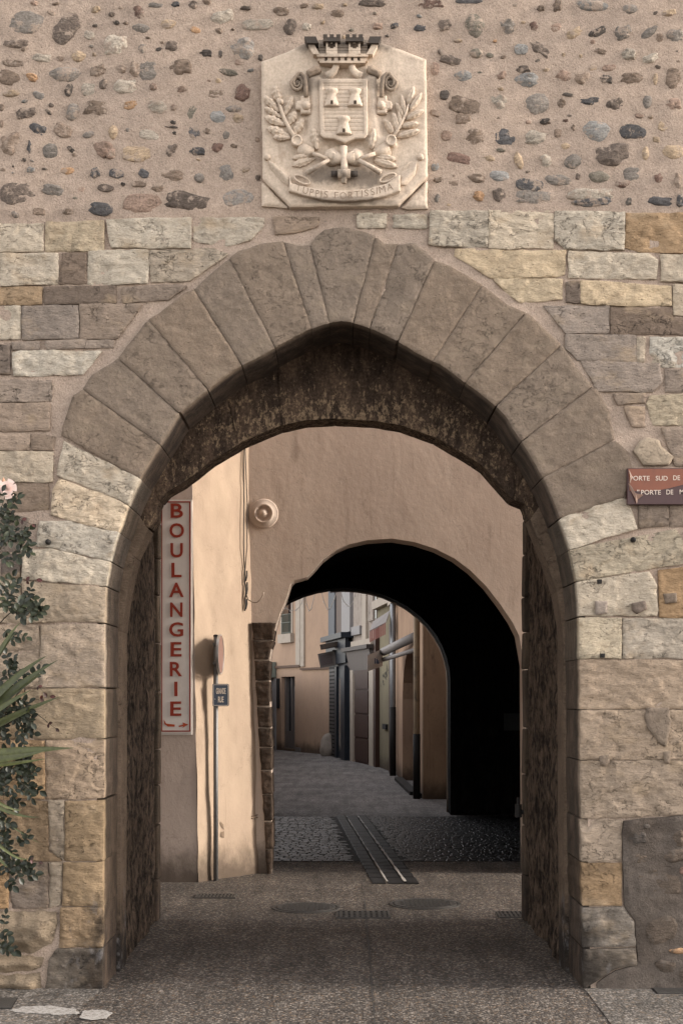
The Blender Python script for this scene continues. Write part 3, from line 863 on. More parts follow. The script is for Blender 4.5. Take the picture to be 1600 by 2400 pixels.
# ------------------------------------------------------------------ cobbles set in the mortar
PC = {'g': (134, 127, 120), 'd': (82, 76, 72), 'b': (84, 84, 87), 'n': (140, 121, 106), 'w': (196, 184, 168), 'o': (192, 150, 112), 's': (158, 152, 146),
      'p': (164, 138, 122), 'l': (150, 150, 148), 't': (188, 164, 136), 'k': (108, 96, 88), 'r': (122, 96, 86), 'v': (122, 116, 104), 'z': (92, 80, 70)}
PL = """155 130 205 125 0 g;395 160 190 130 -50 k;305 75 45 25 30 n;95 255 150 50 5 k;148 290 40 25 -20 n;250 340 115 45 5 w;357 345 38 30 0 n;465 330 85 60 -5 t;82 372 120 42 5 n
45 455 130 85 15 n;190 455 70 40 25 o;387 435 190 90 -3 g;580 415 95 55 -20 n;720 405 65 45 10 n;800 405 60 90 0 n;880 412 120 120 -5 g;1072 400 135 90 5 n;690 132 40 22 15 d;745 135 30 18 0 n;825 68 70 80 -20 r
838 165 108 55 5 g;995 140 95 55 -10 t;1040 25 50 32 0 b;1145 28 60 48 -10 k;920 30 90 30 5 g;1325 98 130 70 -15 w;1440 285 155 115 -5 s;1220 315 75 45 10 d;1307 318 22 38 0 d
1415 368 50 35 0 p;1545 340 30 35 0 d;1350 425 120 40 8 v;1435 550 88 95 10 r;1280 555 90 50 -10 n;1085 525 80 40 -15 p;910 512 45 40 -30 p;1155 175 60 35 20 o;680 265 155 115 -10 w;845 285 55 65 20 g
1020 268 80 60 -10 k;530 205 60 50 0 w;410 530 50 70 20 d;525 525 90 75 0 w;612 497 50 55 -10 k;742 510 140 80 0 w;70 552 100 40 -5 t;230 565 65 40 20 s;10 635 30 40 0 n;152 670 125 65 -12 k
290 660 50 25 40 d;430 660 75 95 20 g;580 635 180 105 -10 n;770 622 80 50 -10 o;935 630 125 75 10 w;1030 635 35 35 0 p;1140 660 55 90 15 v;1290 690 100 80 15 l;1385 645 95 40 0 g;1410 700 80 60 20 t
228 770 100 65 20 b;375 772 105 80 20 n;525 795 65 40 -20 g;672 780 55 80 10 t;757 770 25 25 0 g;885 800 110 60 15 w;1020 752 75 12 5 d;1155 780 70 75 -20 b;1230 775 50 38 10 n;1340 800 45 50 20 g
178 870 35 85 5 b;60 845 130 130 0 n;300 895 110 100 20 g;420 882 45 25 45 d;440 915 25 20 0 n;615 880 120 85 20 p;655 905 60 60 0 p;810 910 165 90 -3 t;1015 885 60 80 20 k;1168 898 95 48 5 b
1288 870 65 55 20 r;25 1005 45 25 0 n;80 985 12 12 0 d;268 998 40 20 5 d;400 1012 95 45 -5 o;563 1025 62 60 -10 b;692 1027 85 50 5 b;853 1027 60 48 20 b;1030 1040 140 60 0 n;1180 1050 60 55 10 g
1345 1018 105 95 -10 s;95 1140 220 140 -5 k;320 1125 155 65 8 g;482 1120 40 30 0 p;625 1112 90 40 5 k;825 1090 80 35 5 n;940 1118 70 38 0 n;600 1235 160 75 3 b;835 1200 220 110 0 p;1100 1190 270 110 8 k
1415 1170 175 100 -3 s;90 1268 50 35 25 g;230 1253 75 45 0 n;405 1250 65 35 0 n;1525 825 25 30 0 n;1530 1055 30 35 0 k;10 730 20 40 0 n;1460 45 70 22 0 k;330 20 40 16 0 n;560 320 26 20 0 t;960 250 22 18 0 n"""
PR = """75 25 160 65 0 r;300 5 150 30 0 b;820 32 55 75 10 n;1030 25 185 75 5 l;1255 50 95 55 0 g;1485 72 80 35 -5 t;155 147 85 65 -20 k;333 145 120 145 0 v;525 150 110 85 10 g;687 152 65 60 -30 r;810 163 75 45 -25 p
920 195 105 50 -28 t;1065 187 105 45 -25 d;1212 190 110 80 -25 g;1365 190 120 45 -38 g;1430 220 50 50 0 n;1525 212 95 75 -5 g;233 238 48 20 0 t;453 241 22 15 0 o;150 320 80 30 40 k;185 352 130 55 15 k;343 313 75 58 0 v
610 290 75 60 0 l;717 290 150 65 38 k;858 324 28 26 10 t;960 330 25 25 0 t;1080 302 80 30 8 n;1245 320 85 65 15 w;1375 342 100 50 -10 w;100 405 48 75 0 p;267 450 110 75 -5 l;492 445 65 40 -25 p;622 408 85 42 0 k
752 412 45 20 0 t;645 470 140 75 0 l;870 445 110 65 5 p;965 460 100 70 10 n;1030 402 65 30 -20 t;1130 400 75 35 -8 p;1107 470 90 55 15 d;1265 460 150 65 -5 n;1405 465 28 65 5 t;1505 460 85 120 0 n;153 560 55 55 -10 d
280 625 190 100 10 n;265 700 100 70 0 n;475 602 120 90 20 w;700 610 165 120 -20 g;890 560 75 22 5 d;850 610 55 50 30 n;1010 597 125 45 0 b;1170 615 105 65 -20 k;1355 600 60 80 10 g;1508 620 100 75 0 p;168 800 65 55 0 p
342 808 140 105 0 n;517 808 120 100 0 b;690 815 130 80 0 w;752 718 65 32 0 d;650 722 30 20 0 p;827 787 48 50 0 n;875 715 50 20 0 r;915 757 32 40 0 n;1050 770 175 130 -5 l;1270 780 145 88 5 b;1450 745 60 60 0 t;1407 827 40 35 0 t
235 935 140 60 10 r;418 938 72 42 5 t;490 888 55 25 0 v;595 950 45 100 -15 t;757 948 75 75 -35 w;918 955 115 85 -20 g;1147 912 210 125 0 k;1347 907 42 80 0 t;1512 900 140 85 0 t;210 1040 18 15 0 n;205 1085 60 28 5 n
345 1053 105 45 5 n;480 1040 130 65 5 l;830 1065 155 70 5 g;945 1045 28 35 0 k;1070 1045 120 70 3 v;1265 1030 105 80 -10 g;1210 1085 90 45 5 r;1422 1055 50 50 -25 r;1540 1065 60 90 0 n;113 1172 35 50 20 g;360 1160 70 55 10 o
480 1155 85 70 50 k;660 1095 150 70 5 b;675 1165 235 95 3 g;1020 1150 260 70 0 w;1040 1195 215 50 -3 b;1245 1195 35 45 10 g;1430 1190 140 50 5 b;1550 1185 40 70 0 b"""
PM = "605 56 68 27 0 w;681 62 30 35 20 k;718 62 22 17 0 w;925 59 21 11 -25 b;984 65 27 14 5 b;885 60 22 14 0 p;872 5 60 18 0 k;791 30 34 16 0 n;660 26 34 18 5 n;745 14 26 12 0 t"
pebs = []
for src, ox, oy, s in ((PL, 0, 0, 2.529), (PR, 980, 0, 2.529), (PM, 0, 0, 1)):
    for e in src.replace('\n', ';').split(';'):
        x, y, w, h, a, k = e.split(); x, y, w, h, a = map(float, (x, y, w, h, a))
        pebs.append((ox + x / s, oy + y / s, w / s, h / s, a, k))
for x, y, w, h, a, k in ((1492, 1965, 44, 30, 5, 'd'), (1500, 2010, 46, 24, 0, 'z'), (1590, 1966, 30, 36, 0, 'z'), (1580, 2006, 54, 30, 0, 'z'),
                         (1550, 2074, 84, 54, -5, 'z'), (1550, 2178, 70, 60, -20, 'z'), (1514, 1936, 14, 9, 0, 'd'), (1526, 2040, 22, 8, 0, 'z'),
                         (1590, 2228, 44, 14, 0, 'o'), (1598, 2040, 16, 16, 0, 'r'), (1500, 2055, 18, 10, 0, 'z'), (1560, 2265, 46, 26, 8, 'z'), (1610, 2280, 40, 40, 0, 'z')):
    pebs.append((x, y, w, h, a, k))
crest_box = (596, 90, 1016, 492)
tries = 0
while len(pebs) < 293 and tries < 6000:
    tries += 1
    x, y = R.uniform(-20, 1620), R.uniform(0, 484)
    if crest_box[0] < x < crest_box[2] and y > crest_box[1]: continue
    w = R.uniform(9, 22); h = w * R.uniform(.45, .8)
    if any(abs(x - p[0]) < (w + p[2]) * .62 + 3 and abs(y - p[1]) < (h + p[3]) * .62 + 3 for p in pebs): continue
    pebs.append((x, y, w, h, R.uniform(-25, 25), R.choice('nngkdpttvl')))

def pebble_mesh(i):
    import bmesh
    bm = bmesh.new(); bmesh.ops.create_icosphere(bm, subdivisions=3, radius=1)
    P = np.array([v.co for v in bm.verts])
    kind = i % 3
    ang = np.arctan2(P[:, 2], P[:, 0]); el = P[:, 1]
    rough = (.10, .24, .17)[kind]
    d = 1 + rough * fbm(np.cos(ang) * 1.6 + i * 3.7, np.sin(ang) * 1.6 + el * .4, i, 3, .6)
    P = P * d[:, None]
    sq = (1.0, .72, .6)[kind]
    P[:, 0] = np.sign(P[:, 0]) * np.abs(P[:, 0]) ** (1 if kind == 0 else sq + .15)
    P[:, 2] = np.sign(P[:, 2]) * np.abs(P[:, 2]) ** (1 if kind == 0 else sq + .1)
    fz = fbm(P[:, 0] * 3 + i, P[:, 2] * (3 if kind < 2 else 7), i + 40, 3)
    P[:, 1] *= 1 + (.12, .45, .40)[kind] * fz
    if kind == 2: P[:, 1] = np.where(P[:, 1] < -.55, -.55 + (P[:, 1] + .55) * .3, P[:, 1])
    for v, p in zip(bm.verts, P): v.co = p
    me = bpy.data.meshes.new('cobble'); bm.to_mesh(me); bm.free()
    me.polygons.foreach_set('use_smooth', np.ones(len(me.polygons), bool))
    me.materials.append(M['pebble'])
    return me
PME = [pebble_mesh(i) for i in range(24)]
smooth_kinds = 'gotvl'
for i, (x, y, w, h, a, k) in enumerate(pebs):
    idx = R.randrange(8) * 3 + (0 if (k in smooth_kinds and R.random() < .6) else R.choice((1, 2, 1)))
    o = bpy.data.objects.new('cobble', PME[idx])
    c = W(x, y); sw, sh = w * D0 / F / 2 * 1.06, h * D0 / F / 2 * 1.08
    dp = min(.030, .42 * min(sw, sh) + .006)
    c.y = dp * R.uniform(.45, .72) - (.016 if x > 1450 and y > 1900 else 0)
    o.scale = (sw, dp, sh); o.rotation_euler = (0, math.radians(a), 0)
    r = tuple(.86 * v_ + .14 * m_ + 3 for v_, m_ in zip(PC[k], (196, 176, 157))); j = R.uniform(.9, 1.1)
    o.color = (*alb(min(255, r[0] * j), min(255, r[1] * j), min(255, r[2] * j)), 1)
    link(o, gate, c)
# grey rubble render low on the right
relief('rubble_render', [(1458, 1924), (1520, 1916), (1665, 1908), (1665, 2335), (1400, 2335), (1396, 2304), (1442, 2274), (1494, 2264), (1490, 2218), (1486, 2160), (1462, 2126), (1457, 2020)],
       M['rubble_mortar'], gate, .015, .006, .02, .018, .02, .004, 0)
# ------------------------------------------------------------------ coat of arms
KC = 3.136
YS = 1.2
def cp(x, y): return (560 + x / KC, 40 + y / KC)          # corner of the enlarged crest -> photograph
def cw(x, y, out=0.0):
    v = W(*cp(x, y), D0 - max(.06, out * YS)); v.y = -out * YS; return v
US = D0 / F / KC                                          # metres per unit of the enlarged crest
c0 = cw(775, 780)
crest = thing('coat_of_arms', (c0.x, 0, c0.z), 'carved pale stone coat of arms with mural crown, three-tower shield and motto ribbon', 'coat of arms')
LIME, LIMED = alb(234, 214, 193), alb(92, 87, 83)
def crelief(name, pts, hf, rim, step=.006, parent=crest, color=LIME, jit=0.0, gap=0.0, edge=None, seed=1):
    poly = [(cw(*p).x, cw(*p).z) for p in pts]
    V, Fc, nf = field(poly, step, hf, rim, jit, gap, seed, edge_h=edge); V[:, 2] *= YS
    return mk(name, front(V), Fc, M['relief'], parent, True, color, nf)
def flat_h(base, bev=.006, drop=.006, rough=.0008):
    return lambda u, v, s: base - drop * (1 - sstep(0, bev, s)) + rough * fbm(u * 30, v * 30, 3, 3)
SLAB = .045
crelief('slab', [(163, 318), (330, 255), (500, 178), (640, 150), (900, 150), (1020, 166), (1200, 235), (1377, 302), (1386, 1165), (1175, 1378), (375, 1388), (172, 1182)],
        flat_h(SLAB, .010, .010, .0018), .06, .010, jit=.002)
for pts in ([(163, 1195), (180, 1200), (360, 1385), (240, 1372), (166, 1368)], [(1386, 1180), (1388, 1385), (1250, 1392), (1190, 1382)]):
    crelief('corner_block', pts, lambda u, v, s: .022 - .01 * (1 - sstep(0, .015, s)) + .006 * fbm(u * 18, v * 18, 9, 4), .03, .007, jit=.003)
B0 = SLAB
crelief('cartouche', [(492, 600), (486, 420), (590, 400), (640, 432), (720, 440), (830, 440), (900, 430), (950, 395), (1040, 420), (1046, 600), (1050, 740), (1072, 860), (1150, 880), (1175, 950),
                      (1120, 990), (1060, 992), (1000, 1030), (930, 985), (900, 950), (640, 950), (600, 985), (540, 1020), (470, 990), (400, 985), (372, 940), (395, 880), (470, 860), (488, 740)],
        lambda u, v, s: B0 + .026 * sstep(0, .05, s) + .002 * fbm(u * 20, v * 20, 2, 2), .0, .007, edge=B0 - .002)
B1 = B0 + .026
def shield_h(u, v, s):
    h = B1 + .022 + 0 * u
    yy = (cw(0, 0).z - v) / US
    inner = s / US > 30
    g = np.abs(((yy - 500) / 29.5) % 1 - .5) * 2
    h = np.where(inner, h - .004 - .004 * (g > .80), h)
    return h - .004 * (1 - sstep(0, .005, s))
shield = crelief('shield', [(588, 480), (942, 480), (945, 890), (922, 915), (850, 918), (775, 948), (700, 918), (622, 912), (597, 890)], shield_h, .0, .0038, edge=None)
for (x, y, h) in ((682, 660, 130), (852, 660, 130), (770, 865, 132)):
    b = cw(x, y, B1 + .018); u = US
    prof = [(54, 0), (56, 6), (54, 22), (46, 34), (40, 60), (34, 78), (33, 92), (42, 102), (45, 112), (44, 126), (36, 128), (36, 120)]
    V, Fc = lathe([(r * u, t * u) for r, t in prof], b, 'z', 18)
    V = [(a, b.y + (bb - b.y) * .7, c) for a, bb, c in V]
    tw = mk('tower_charge', V, Fc, M['relief'], shield, True, LIME)
    box('doorway', b.x - 9 * u, b.x + 9 * u, b.y - 40 * u, b.y - 30 * u, b.z + 4 * u, b.z + 30 * u, M['soot_wall_recess'], tw)  # dark box in place of a hollow; its shade is the colour
# mural crown
def cbox(mb, x0, x1, y0, y1, h0, h1, taper=0.0):
    a, b = cw(x0, y1, h1), cw(x1, y0, h1)
    V, Fc = boxv(a.x, b.x, -h1 * YS, -h0 * YS, a.z, b.z)
    if taper: V = [(p[0] + taper * (p[2] - a.z), p[1], p[2]) for p in V]
    mb.add(V, Fc)
crown = MB(); N = 24
for k in range(N):                                        # curved base band
    t0, t1 = k / N, (k + 1) / N
    f = lambda t: .022 + .034 * math.sin(math.pi * t) ** .7
    for (ya, yb, ex, hb) in ((268, 290, 0, .010), (290, 322, 8, .0), (322, 336, 20, .006)):
        xa, xb = 572 + ex + (950 - 572 - 2 * ex) * t0, 572 + ex + (950 - 572 - 2 * ex) * t1
        cbox(crown, xa, xb, ya, yb, .02, B0 + f((t0 + t1) / 2) + hb)
cr = crown.build('crown_band', M['relief'], crest, False, LIME)
for (x0, x1, h) in ((590, 660, .026), (715, 810, .044), (885, 945, .026)):
    for j, (ya, yb) in enumerate(((200, 222), (225, 246), (249, 269))):
        walls = MB(); cbox(walls, x0, x1, ya, yb, .02, B0 + h - .003 * (j % 2)); walls.build('crown_wall', M['relief'], crest, False, alb(170, 156, 142))
for (x0, x1) in ((640, 722), (805, 892)):
    t = MB()
    for (ya, yb) in ((172, 196), (198, 220), (222, 244), (246, 269)): cbox(t, x0, x1, ya, yb, .02, B0 + .058)
    tw = t.build('crown_tower', M['relief'], crest, False, LIME)
    cap = MB()
    cbox(cap, x0 - 22, x1 + 22, 148, 176, .02, B0 + .074)
    for q in range(3): cbox(cap, x0 - 22 + q * 48, x0 + 8 + q * 48, 126, 150, .02, B0 + .074)
    cap.build('battlement', M['relief'], tw, False, LIMED)
    for wx in (.28, .70):
        m = x0 + (x1 - x0) * wx
        wd = MB(); cbox(wd, m - 10, m + 10, 186, 218, B0 + .05, B0 + .0588); wd.build('window', M['soot_wall_recess'], tw)  # window hollow drawn as a dark box, shade put into the colour
    m = (x0 + x1) / 2
    dr = MB(); a = [cw(m - 13, 269, 0), cw(m + 13, 269, 0)]
    pts = [(m - 13, 268), (m + 13, 268), (m + 13, 245), (m + 8, 234), (m, 231), (m - 8, 234), (m - 13, 245)]
    plate('doorway', [(cw(*p).x, cw(*p).z) for p in pts][::-1], [], lambda u, v, w: (u, -(B0 + .0586) * YS + w, v), .004, M['soot_wall_recess'], tw)  # door hollow as a thin dark plate coloured like its shade
for sx, x0, x1 in ((-1, 545, 592), (1, 935, 982)):
    t = MB(); cbox(t, x0, x1, 185, 272, .02, B0 + .040, sx * .55)
    tw = t.build('crown_tower', M['relief'], crest, False, LIME)
    cap = MB(); cbox(cap, x0 - 20 + sx * 26, x1 + 18 + sx * 26, 142, 190, .02, B0 + .056, sx * .4)
    cap.build('battlement', M['relief'], tw, False, LIMED)
for k in range(6):
    x = 640 + k * 48
    t = MB(); f = .022 + .034 * math.sin(math.pi * (x - 572) / 378) ** .7
    cbox(t, x - 9, x + 9, 292, 318, B0 + f - .02, B0 + f + .0015); t.build('niche', M['soot_wall_recess'], cr)  # niche shade given by a dark box on the band
# straps under the crown, scrolls, bosses
def ctube(name, pts, r, hs, flat=1.0, color=LIME, parent=crest, n=10):
    P = [cw(x, y, h) for (x, y), h in zip(pts, hs if isinstance(hs, list) else [hs] * len(pts))]
    V, Fc = tube(P, [q * US for q in r] if isinstance(r, list) else r * US, n, flat, Vector((0, -1, 0)))
    return mk(name, V, Fc, M['relief'], parent, True, color)
def mir(p): return (1540 - p[0], p[1])
for side in (0, 1):
    g = (lambda p: p) if side == 0 else mir
    ctube('strap', [g(p) for p in ((716, 330), (712, 365), (700, 395), (678, 418), (640, 436))], [22, 24, 27, 30, 32], [B0 + .03, B0 + .034, B0 + .03, B0 + .024, B0 + .018], .55)
    sp = []
    for k in range(34):
        a = math.radians(-20 + k * 17); r = 20 + 40 * (k / 33)
        sp.append((428 + r * math.cos(a) * .78, 482 + r * math.sin(a)))
    sp = [p for p in sp]
    end = [(455, 418), (478, 440), (490, 500), (494, 590)]
    ctube('scroll', [g(p) for p in sp + [(440, 416)] + end], [8] * 10 + [12] * 24 + [15, 16, 17, 18, 16], B0 + .030, 1.3, alb(176, 158, 140))
    V, Fc = lathe([(30 * US, 0), (26 * US, .012), (10 * US, .018), (3 * US, .02)], cw(*g((428, 484)), B0 + .01), 'y', 16); mk('scroll_eye', V, Fc, M['relief'], crest, True, alb(176, 160, 144))
    pts = [g(p) for p in ((492, 412), (560, 368), (592, 372), (604, 402), (590, 424), (516, 455))]
    crelief('buckle', pts, lambda u, v, s: B0 + .034 + .006 * sstep(.012, .016, s) - .008 * (1 - sstep(0, .006, s)), .0, .004, color=alb(190, 170, 150), edge=None)
    pts = [g(p) for p in ((455, 590), (520, 590), (530, 722), (455, 722), (452, 694), (420, 690), (411, 655), (424, 628), (454, 625))]
    crelief('boss_plate', pts, flat_h(B0 + .030, .006, .008), .0, .005)
    V, Fc = lathe([(33 * US, 0), (30 * US, .012), (20 * US, .022), (8 * US, .027), (1 * US, .028)], cw(*g((496, 652)), B0 + .028), 'y', 18); mk('boss', V, Fc, M['relief'], crest, True, LIME)
    # lower rolls, rods, discs
    V, Fc = lathe([(42 * US, -.03), (42 * US, .02), (36 * US, .026), (30 * US, .026), (28 * US, .020), (2 * US, .019)], cw(*g((425, 915)), B0 + .02), 'y', 20); mk('roll', V, Fc, M['relief'], crest, True, LIME)
    ctube('roll_tail', [g(p) for p in ((440, 960), (500, 985), (548, 1000))], [52, 44, 36], B0 + .012, .7)
    ctube('rod', [g(p) for p in ((540, 1002), (600, 1022), (650, 1042))], 14, B0 + .034, 1)
    ctube('rod', [g(p) for p in ((500, 1144), (580, 1096), (662, 1050))], [22, 17, 15], B0 + .036, 1)
    V, Fc = lathe([(62 * US, 0), (60 * US, .03), (34 * US, .046), (30 * US, .046), (30 * US, .052), (26 * US, .056), (2 * US, .057)], cw(*g((682, 1036)), B0), 'y', 20); mk('hub', V, Fc, M['relief'], crest, True, LIME)
    V, Fc = lathe([(25 * US, 0), (24 * US, .012), (16 * US, .020), (2 * US, .024)], cw(*g((207, 1030)), SLAB), 'y', 14); mk('ribbon_ball', V, Fc, M['relief'], crest, True, LIME)
ctube('hub_bar', [(690, 1036), (740, 1040), (770, 1042), (800, 1040), (850, 1036)], [54, 40, 36, 40, 54], B0 + .018, .9)
ctube('upright', [(770, 950), (772, 1060), (775, 1130), (770, 1222)], [26, 24, 26, 20], B0 + .034, .8)
ctube('cross_bar', [(676, 1152), (722, 1152)], 22, B0 + .026, 1, LIMED); ctube('cross_bar', [(820, 1152), (872, 1152)], 22, B0 + .026, 1, LIMED)
ctube('cross_sleeve', [(724, 1152), (818, 1152)], 33, B0 + .034, 1)
# leaves
def cleaf(base, tip, wid, lobes=0, h=.012, color=LIME, parent=crest, name='leaf', lift=.016):
    b, t = np.array(base, float), np.array(tip, float)
    L = np.linalg.norm(t - b); ax = (t - b) / L; nr = np.array([-ax[1], ax[0]])
    n = 44 if lobes else 16; P = []
    for k in range(n + 1):
        f = k / n
        w = wid / 2 * (math.sin(math.pi * min(1, f * .94 + .06)) ** .75)
        if lobes: w *= (.80 + .20 * abs(math.sin(math.pi * lobes * f))) * (.45 + .75 * f if f < .75 else 1.0)
        P.append((f, w))
    pts = [tuple(b + ax * L * f + nr * w) for f, w in P] + [tuple(b + ax * L * f - nr * w) for f, w in P[::-1][1:-1]]
    bw = cw(*base); tw = cw(*tip); a2 = np.array([tw.x - bw.x, tw.z - bw.z]); l2 = np.linalg.norm(a2); a2 /= l2
    def hf(u, v, s):
        q = np.abs((u - bw.x) * -a2[1] + (v - bw.z) * a2[0])
        f = ((u - bw.x) * a2[0] + (v - bw.z) * a2[1]) / l2
        return SLAB + lift + h * np.clip(f, 0, 1) * .5 + h * sstep(0, wid * US * .3, s) - .006 * np.exp(-(q / .0035) ** 2) - .004 * (.5 + .5 * np.cos(f * 26)) * sstep(.003, .012, q)
    return crelief(name, pts, hf, -(SLAB - .004), .0045, parent, color, edge=None)
oak = ctube('oak_branch', [(420, 905), (370, 820), (330, 740), (300, 650), (285, 600)], [17, 15, 13, 11, 9], SLAB + .02, 1)
for b, t, w in (((300, 650), (262, 505), 84), ((295, 700), (182, 585), 66), ((335, 730), (395, 588), 64), ((315, 745), (188, 668), 50), ((345, 800), (190, 738), 76), ((375, 880), (206, 818), 80), ((385, 890), (250, 888), 60),
                ((395, 880), (475, 752), 76), ((360, 800), (420, 700), 74)):
    cleaf(b, t, w, 4, parent=oak)
V, Fc = lathe([(20 * US, 0), (18 * US, .016), (4 * US, .026)], cw(310, 628, SLAB + .018), 'y', 12); mk('acorn', V, Fc, M['relief'], oak, True, LIME)
laurel = ctube('laurel_branch', [(1125, 900), (1180, 800), (1220, 720), (1245, 640)], [13, 11, 9, 7], SLAB + .02, 1)
for b, t, w in (((1240, 650), (1284, 512), 52), ((1250, 690), (1346, 560), 44), ((1225, 755), (1358, 686), 44), ((1190, 810), (1322, 785), 44), ((1160, 885), (1330, 835), 48), ((1215, 730), (1190, 572), 40),
                ((1205, 745), (1150, 635), 40), ((1165, 850), (1132, 708), 58), ((1135, 865), (1068, 755), 50), ((1185, 830), (1170, 690), 34)):
    cleaf(b, t, w, 0, parent=laurel)
for b, t, w, l in (((566, 1035), (390, 1095), 74, 5), ((570, 1010), (392, 1040), 66, 5), ((985, 1050), (1165, 1105), 62, 0), ((985, 1025), (1158, 1050), 62, 0), ((575, 985), (543, 826), 78, 4), ((968, 980), (992, 826), 58, 0)):
    cleaf(b, t, w, l, lift=.03 if t[1] < 900 else .012)
# ribbon with the motto
rib_top = [(385, 1232), (470, 1255), (600, 1280), (770, 1287), (940, 1276), (1080, 1236), (1182, 1168)]
rib_bot = [(1182, 1288), (1080, 1326), (940, 1355), (780, 1366), (620, 1356), (480, 1322), (368, 1290)]
ribbon = crelief('ribbon', [(372, 1160)] + rib_top + rib_bot, flat_h(SLAB + .030, .004, .005), .0, .005, edge=None)
crelief('ribbon_tail', [(215, 1058), (260, 1080), (330, 1100), (370, 1162), (366, 1246), (290, 1202), (226, 1112)],
        lambda u, v, s: SLAB + .010 + .010 * np.sin((u + v) * 55) - .004 * (1 - sstep(0, .005, s)), .0, .005, edge=None)
crelief('ribbon_tail', [(1312, 1034), (1296, 1150), (1232, 1232), (1180, 1240), (1186, 1160), (1200, 1110), (1240, 1070)],
        lambda u, v, s: SLAB + .010 + .010 * np.sin((u - v) * 55) - .004 * (1 - sstep(0, .005, s)), .0, .005, edge=None)
for cx_, cy_, rot in ((462, 1196, .42), (1092, 1182, -.38)):
    pts = []
    for k in range(25):
        a = 2 * math.pi * k / 24; x, y = 62 * math.cos(a), 24 * math.sin(a)
        pts.append((cx_ + x * math.cos(rot) - y * math.sin(rot), cy_ + x * math.sin(rot) + y * math.cos(rot)))
    ctube('ribbon_curl', pts, 8, SLAB + .016, 1.2)
ltr = [('T', 438, 1268, 34), ('U', 490, 1288, 36), ('P', 535, 1302, 24), ('P', 577, 1310, 24), ('I', 606, 1314, 6), ('S', 640, 1318, 28), ('F', 716, 1324, 28), ('O', 764, 1326, 44), ('R', 820, 1322, 34),
       ('T', 868, 1316, 36), ('I', 902, 1312, 6), ('S', 935, 1306, 26), ('S', 980, 1298, 26), ('I', 1012, 1290, 6), ('M', 1050, 1280, 44), ('A', 1106, 1262, 42)]
for ch, x, y, w in ltr:
    sl_ = (-.32 if x < 560 else -.12 if x < 700 else 0 if x < 830 else .16 if x < 960 else .36)
    text('carved_letter', ch, cw(x, y).x, cw(x, y).z, w * US, 48 * US, lambda u, v, o: (u, -(SLAB + .030) * YS - o * .5, v), mat_flat('engraved letter', alb(158, 138, 120), .9), ribbon, .003, -.012, 0, sl_ * .6) if ch != 'I' else \
        mk('carved_letter', *boxv(cw(x, y).x - .0025, cw(x, y).x + .0025, -(SLAB + .0304) * YS - .001, -(SLAB + .028) * YS, cw(x, y).z - 24 * US, cw(x, y).z + 24 * US), bpy.data.materials['engraved letter'], ribbon)

# ------------------------------------------------------------------ brown plate on the right
bp = W(1469, 1180, 7.96)
plate_sign = thing('name_plate', (bp.x, -.03, bp.z), 'brown and maroon metal name plate with peeling film on the right of the arch', 'sign')
q = lambda x, y: (W(x, y, 7.96).x, W(x, y, 7.96).z)
PB = mat_flat('brown film', alb(142, 76, 46), .38, .18, .15, 25, 0, .5, dirt=alb(108, 56, 36))
PMR = mat_flat('maroon film', alb(74, 38, 38), .40, .18, .15, 25, 0, .5, dirt=alb(56, 30, 32))
WT = mat_flat('white lettering', alb(206, 190, 176, .9), .6, .08)
bd = plate('board', [q(1469, 1182), q(1720, 1182), q(1720, 1097), q(1469, 1097)], [], lambda u, v, w: (u, -.040 + w, v), .034, PMR, plate_sign)
bv = bd.modifiers.new('edge', 'BEVEL'); bv.width = .003; bv.segments = 2
plate('upper_film', [q(1474, 1150), q(1520, 1152), q(1560, 1146), q(1600, 1136), q(1720, 1122), q(1720, 1099), q(1471, 1099)], [], lambda u, v, w: (u, -.0425 + w, v), .002, PB, plate_sign)
fn = lambda u, v, o: (u, -.0426 - o, v)
for s_, x, y, h in (('PORTE', 1498, 1121, 11), ('SUD', 1549, 1121, 11), ('DE', 1584, 1120, 11), ('"', 1494, 1150, 4), ('PORTE', 1524, 1154, 11), ('DE', 1568, 1153.5, 11), ('M', 1596, 1153, 11)):
    p = W(x, y, 7.96); wpx = {'PORTE': 46, 'SUD': 28, 'DE': 16, '"': 5, 'M': 10}[s_]
    text('lettering', s_, p.x, p.z, wpx * 7.96 / F, h * 7.96 / F, fn, WT, plate_sign, .0012, .006)
pc = MB()
for pts in ([(1470, 1132), (1478, 1140), (1486, 1156), (1502, 1164), (1506, 1160), (1492, 1172), (1490, 1182), (1484, 1166), (1476, 1150)], [(1473, 1102), (1480, 1118), (1474, 1134), (1472, 1134), (1476, 1118), (1471, 1104)]):
    n = len(pts); c = np.mean(pts, 0)
    V = [(q(*p)[0], -.046 - .010 * ((i * 37) % 5) / 4, q(*p)[1]) for i, p in enumerate(pts)] + [(q(*c)[0], -.060, q(*c)[1])]
    pc.add(V, [[i, n, (i + 1) % n] for i in range(n)])
pc.build('peeling_film', mat_flat('peeled film back', alb(158, 128, 112), .6, .15), plate_sign)

# ------------------------------------------------------------------ house with the bakery sign and its pale corner pier
def leafgrid(p00, p10, p01, p11, nu, nv, bulge):
    V = []
    for j in range(nv + 1):
        for i in range(nu + 1):
            u, v = i / nu, j / nv
            p = (p00 * (1 - u) + p10 * u) * (1 - v) + (p01 * (1 - u) + p11 * u) * v
            V.append(np.array(p) + bulge(u, v))
    Fc = [[j * (nu + 1) + i, j * (nu + 1) + i + 1, (j + 1) * (nu + 1) + i + 1, (j + 1) * (nu + 1) + i] for j in range(nv) for i in range(nu)]
    return V, Fc
a0 = np.array(W(464, 2068, 12.57)); a0[2] = -.02
b0 = np.array(W(618, 2045, 13.26)); b0[2] = -.02
a1 = np.array(W(451, 1120, 12.60)); b1 = np.array(W(584, 1020, 13.22))
def ext(p0, p1, z): return p0 + (p1 - p0) * ((z - p0[2]) / (p1[2] - p0[2]))
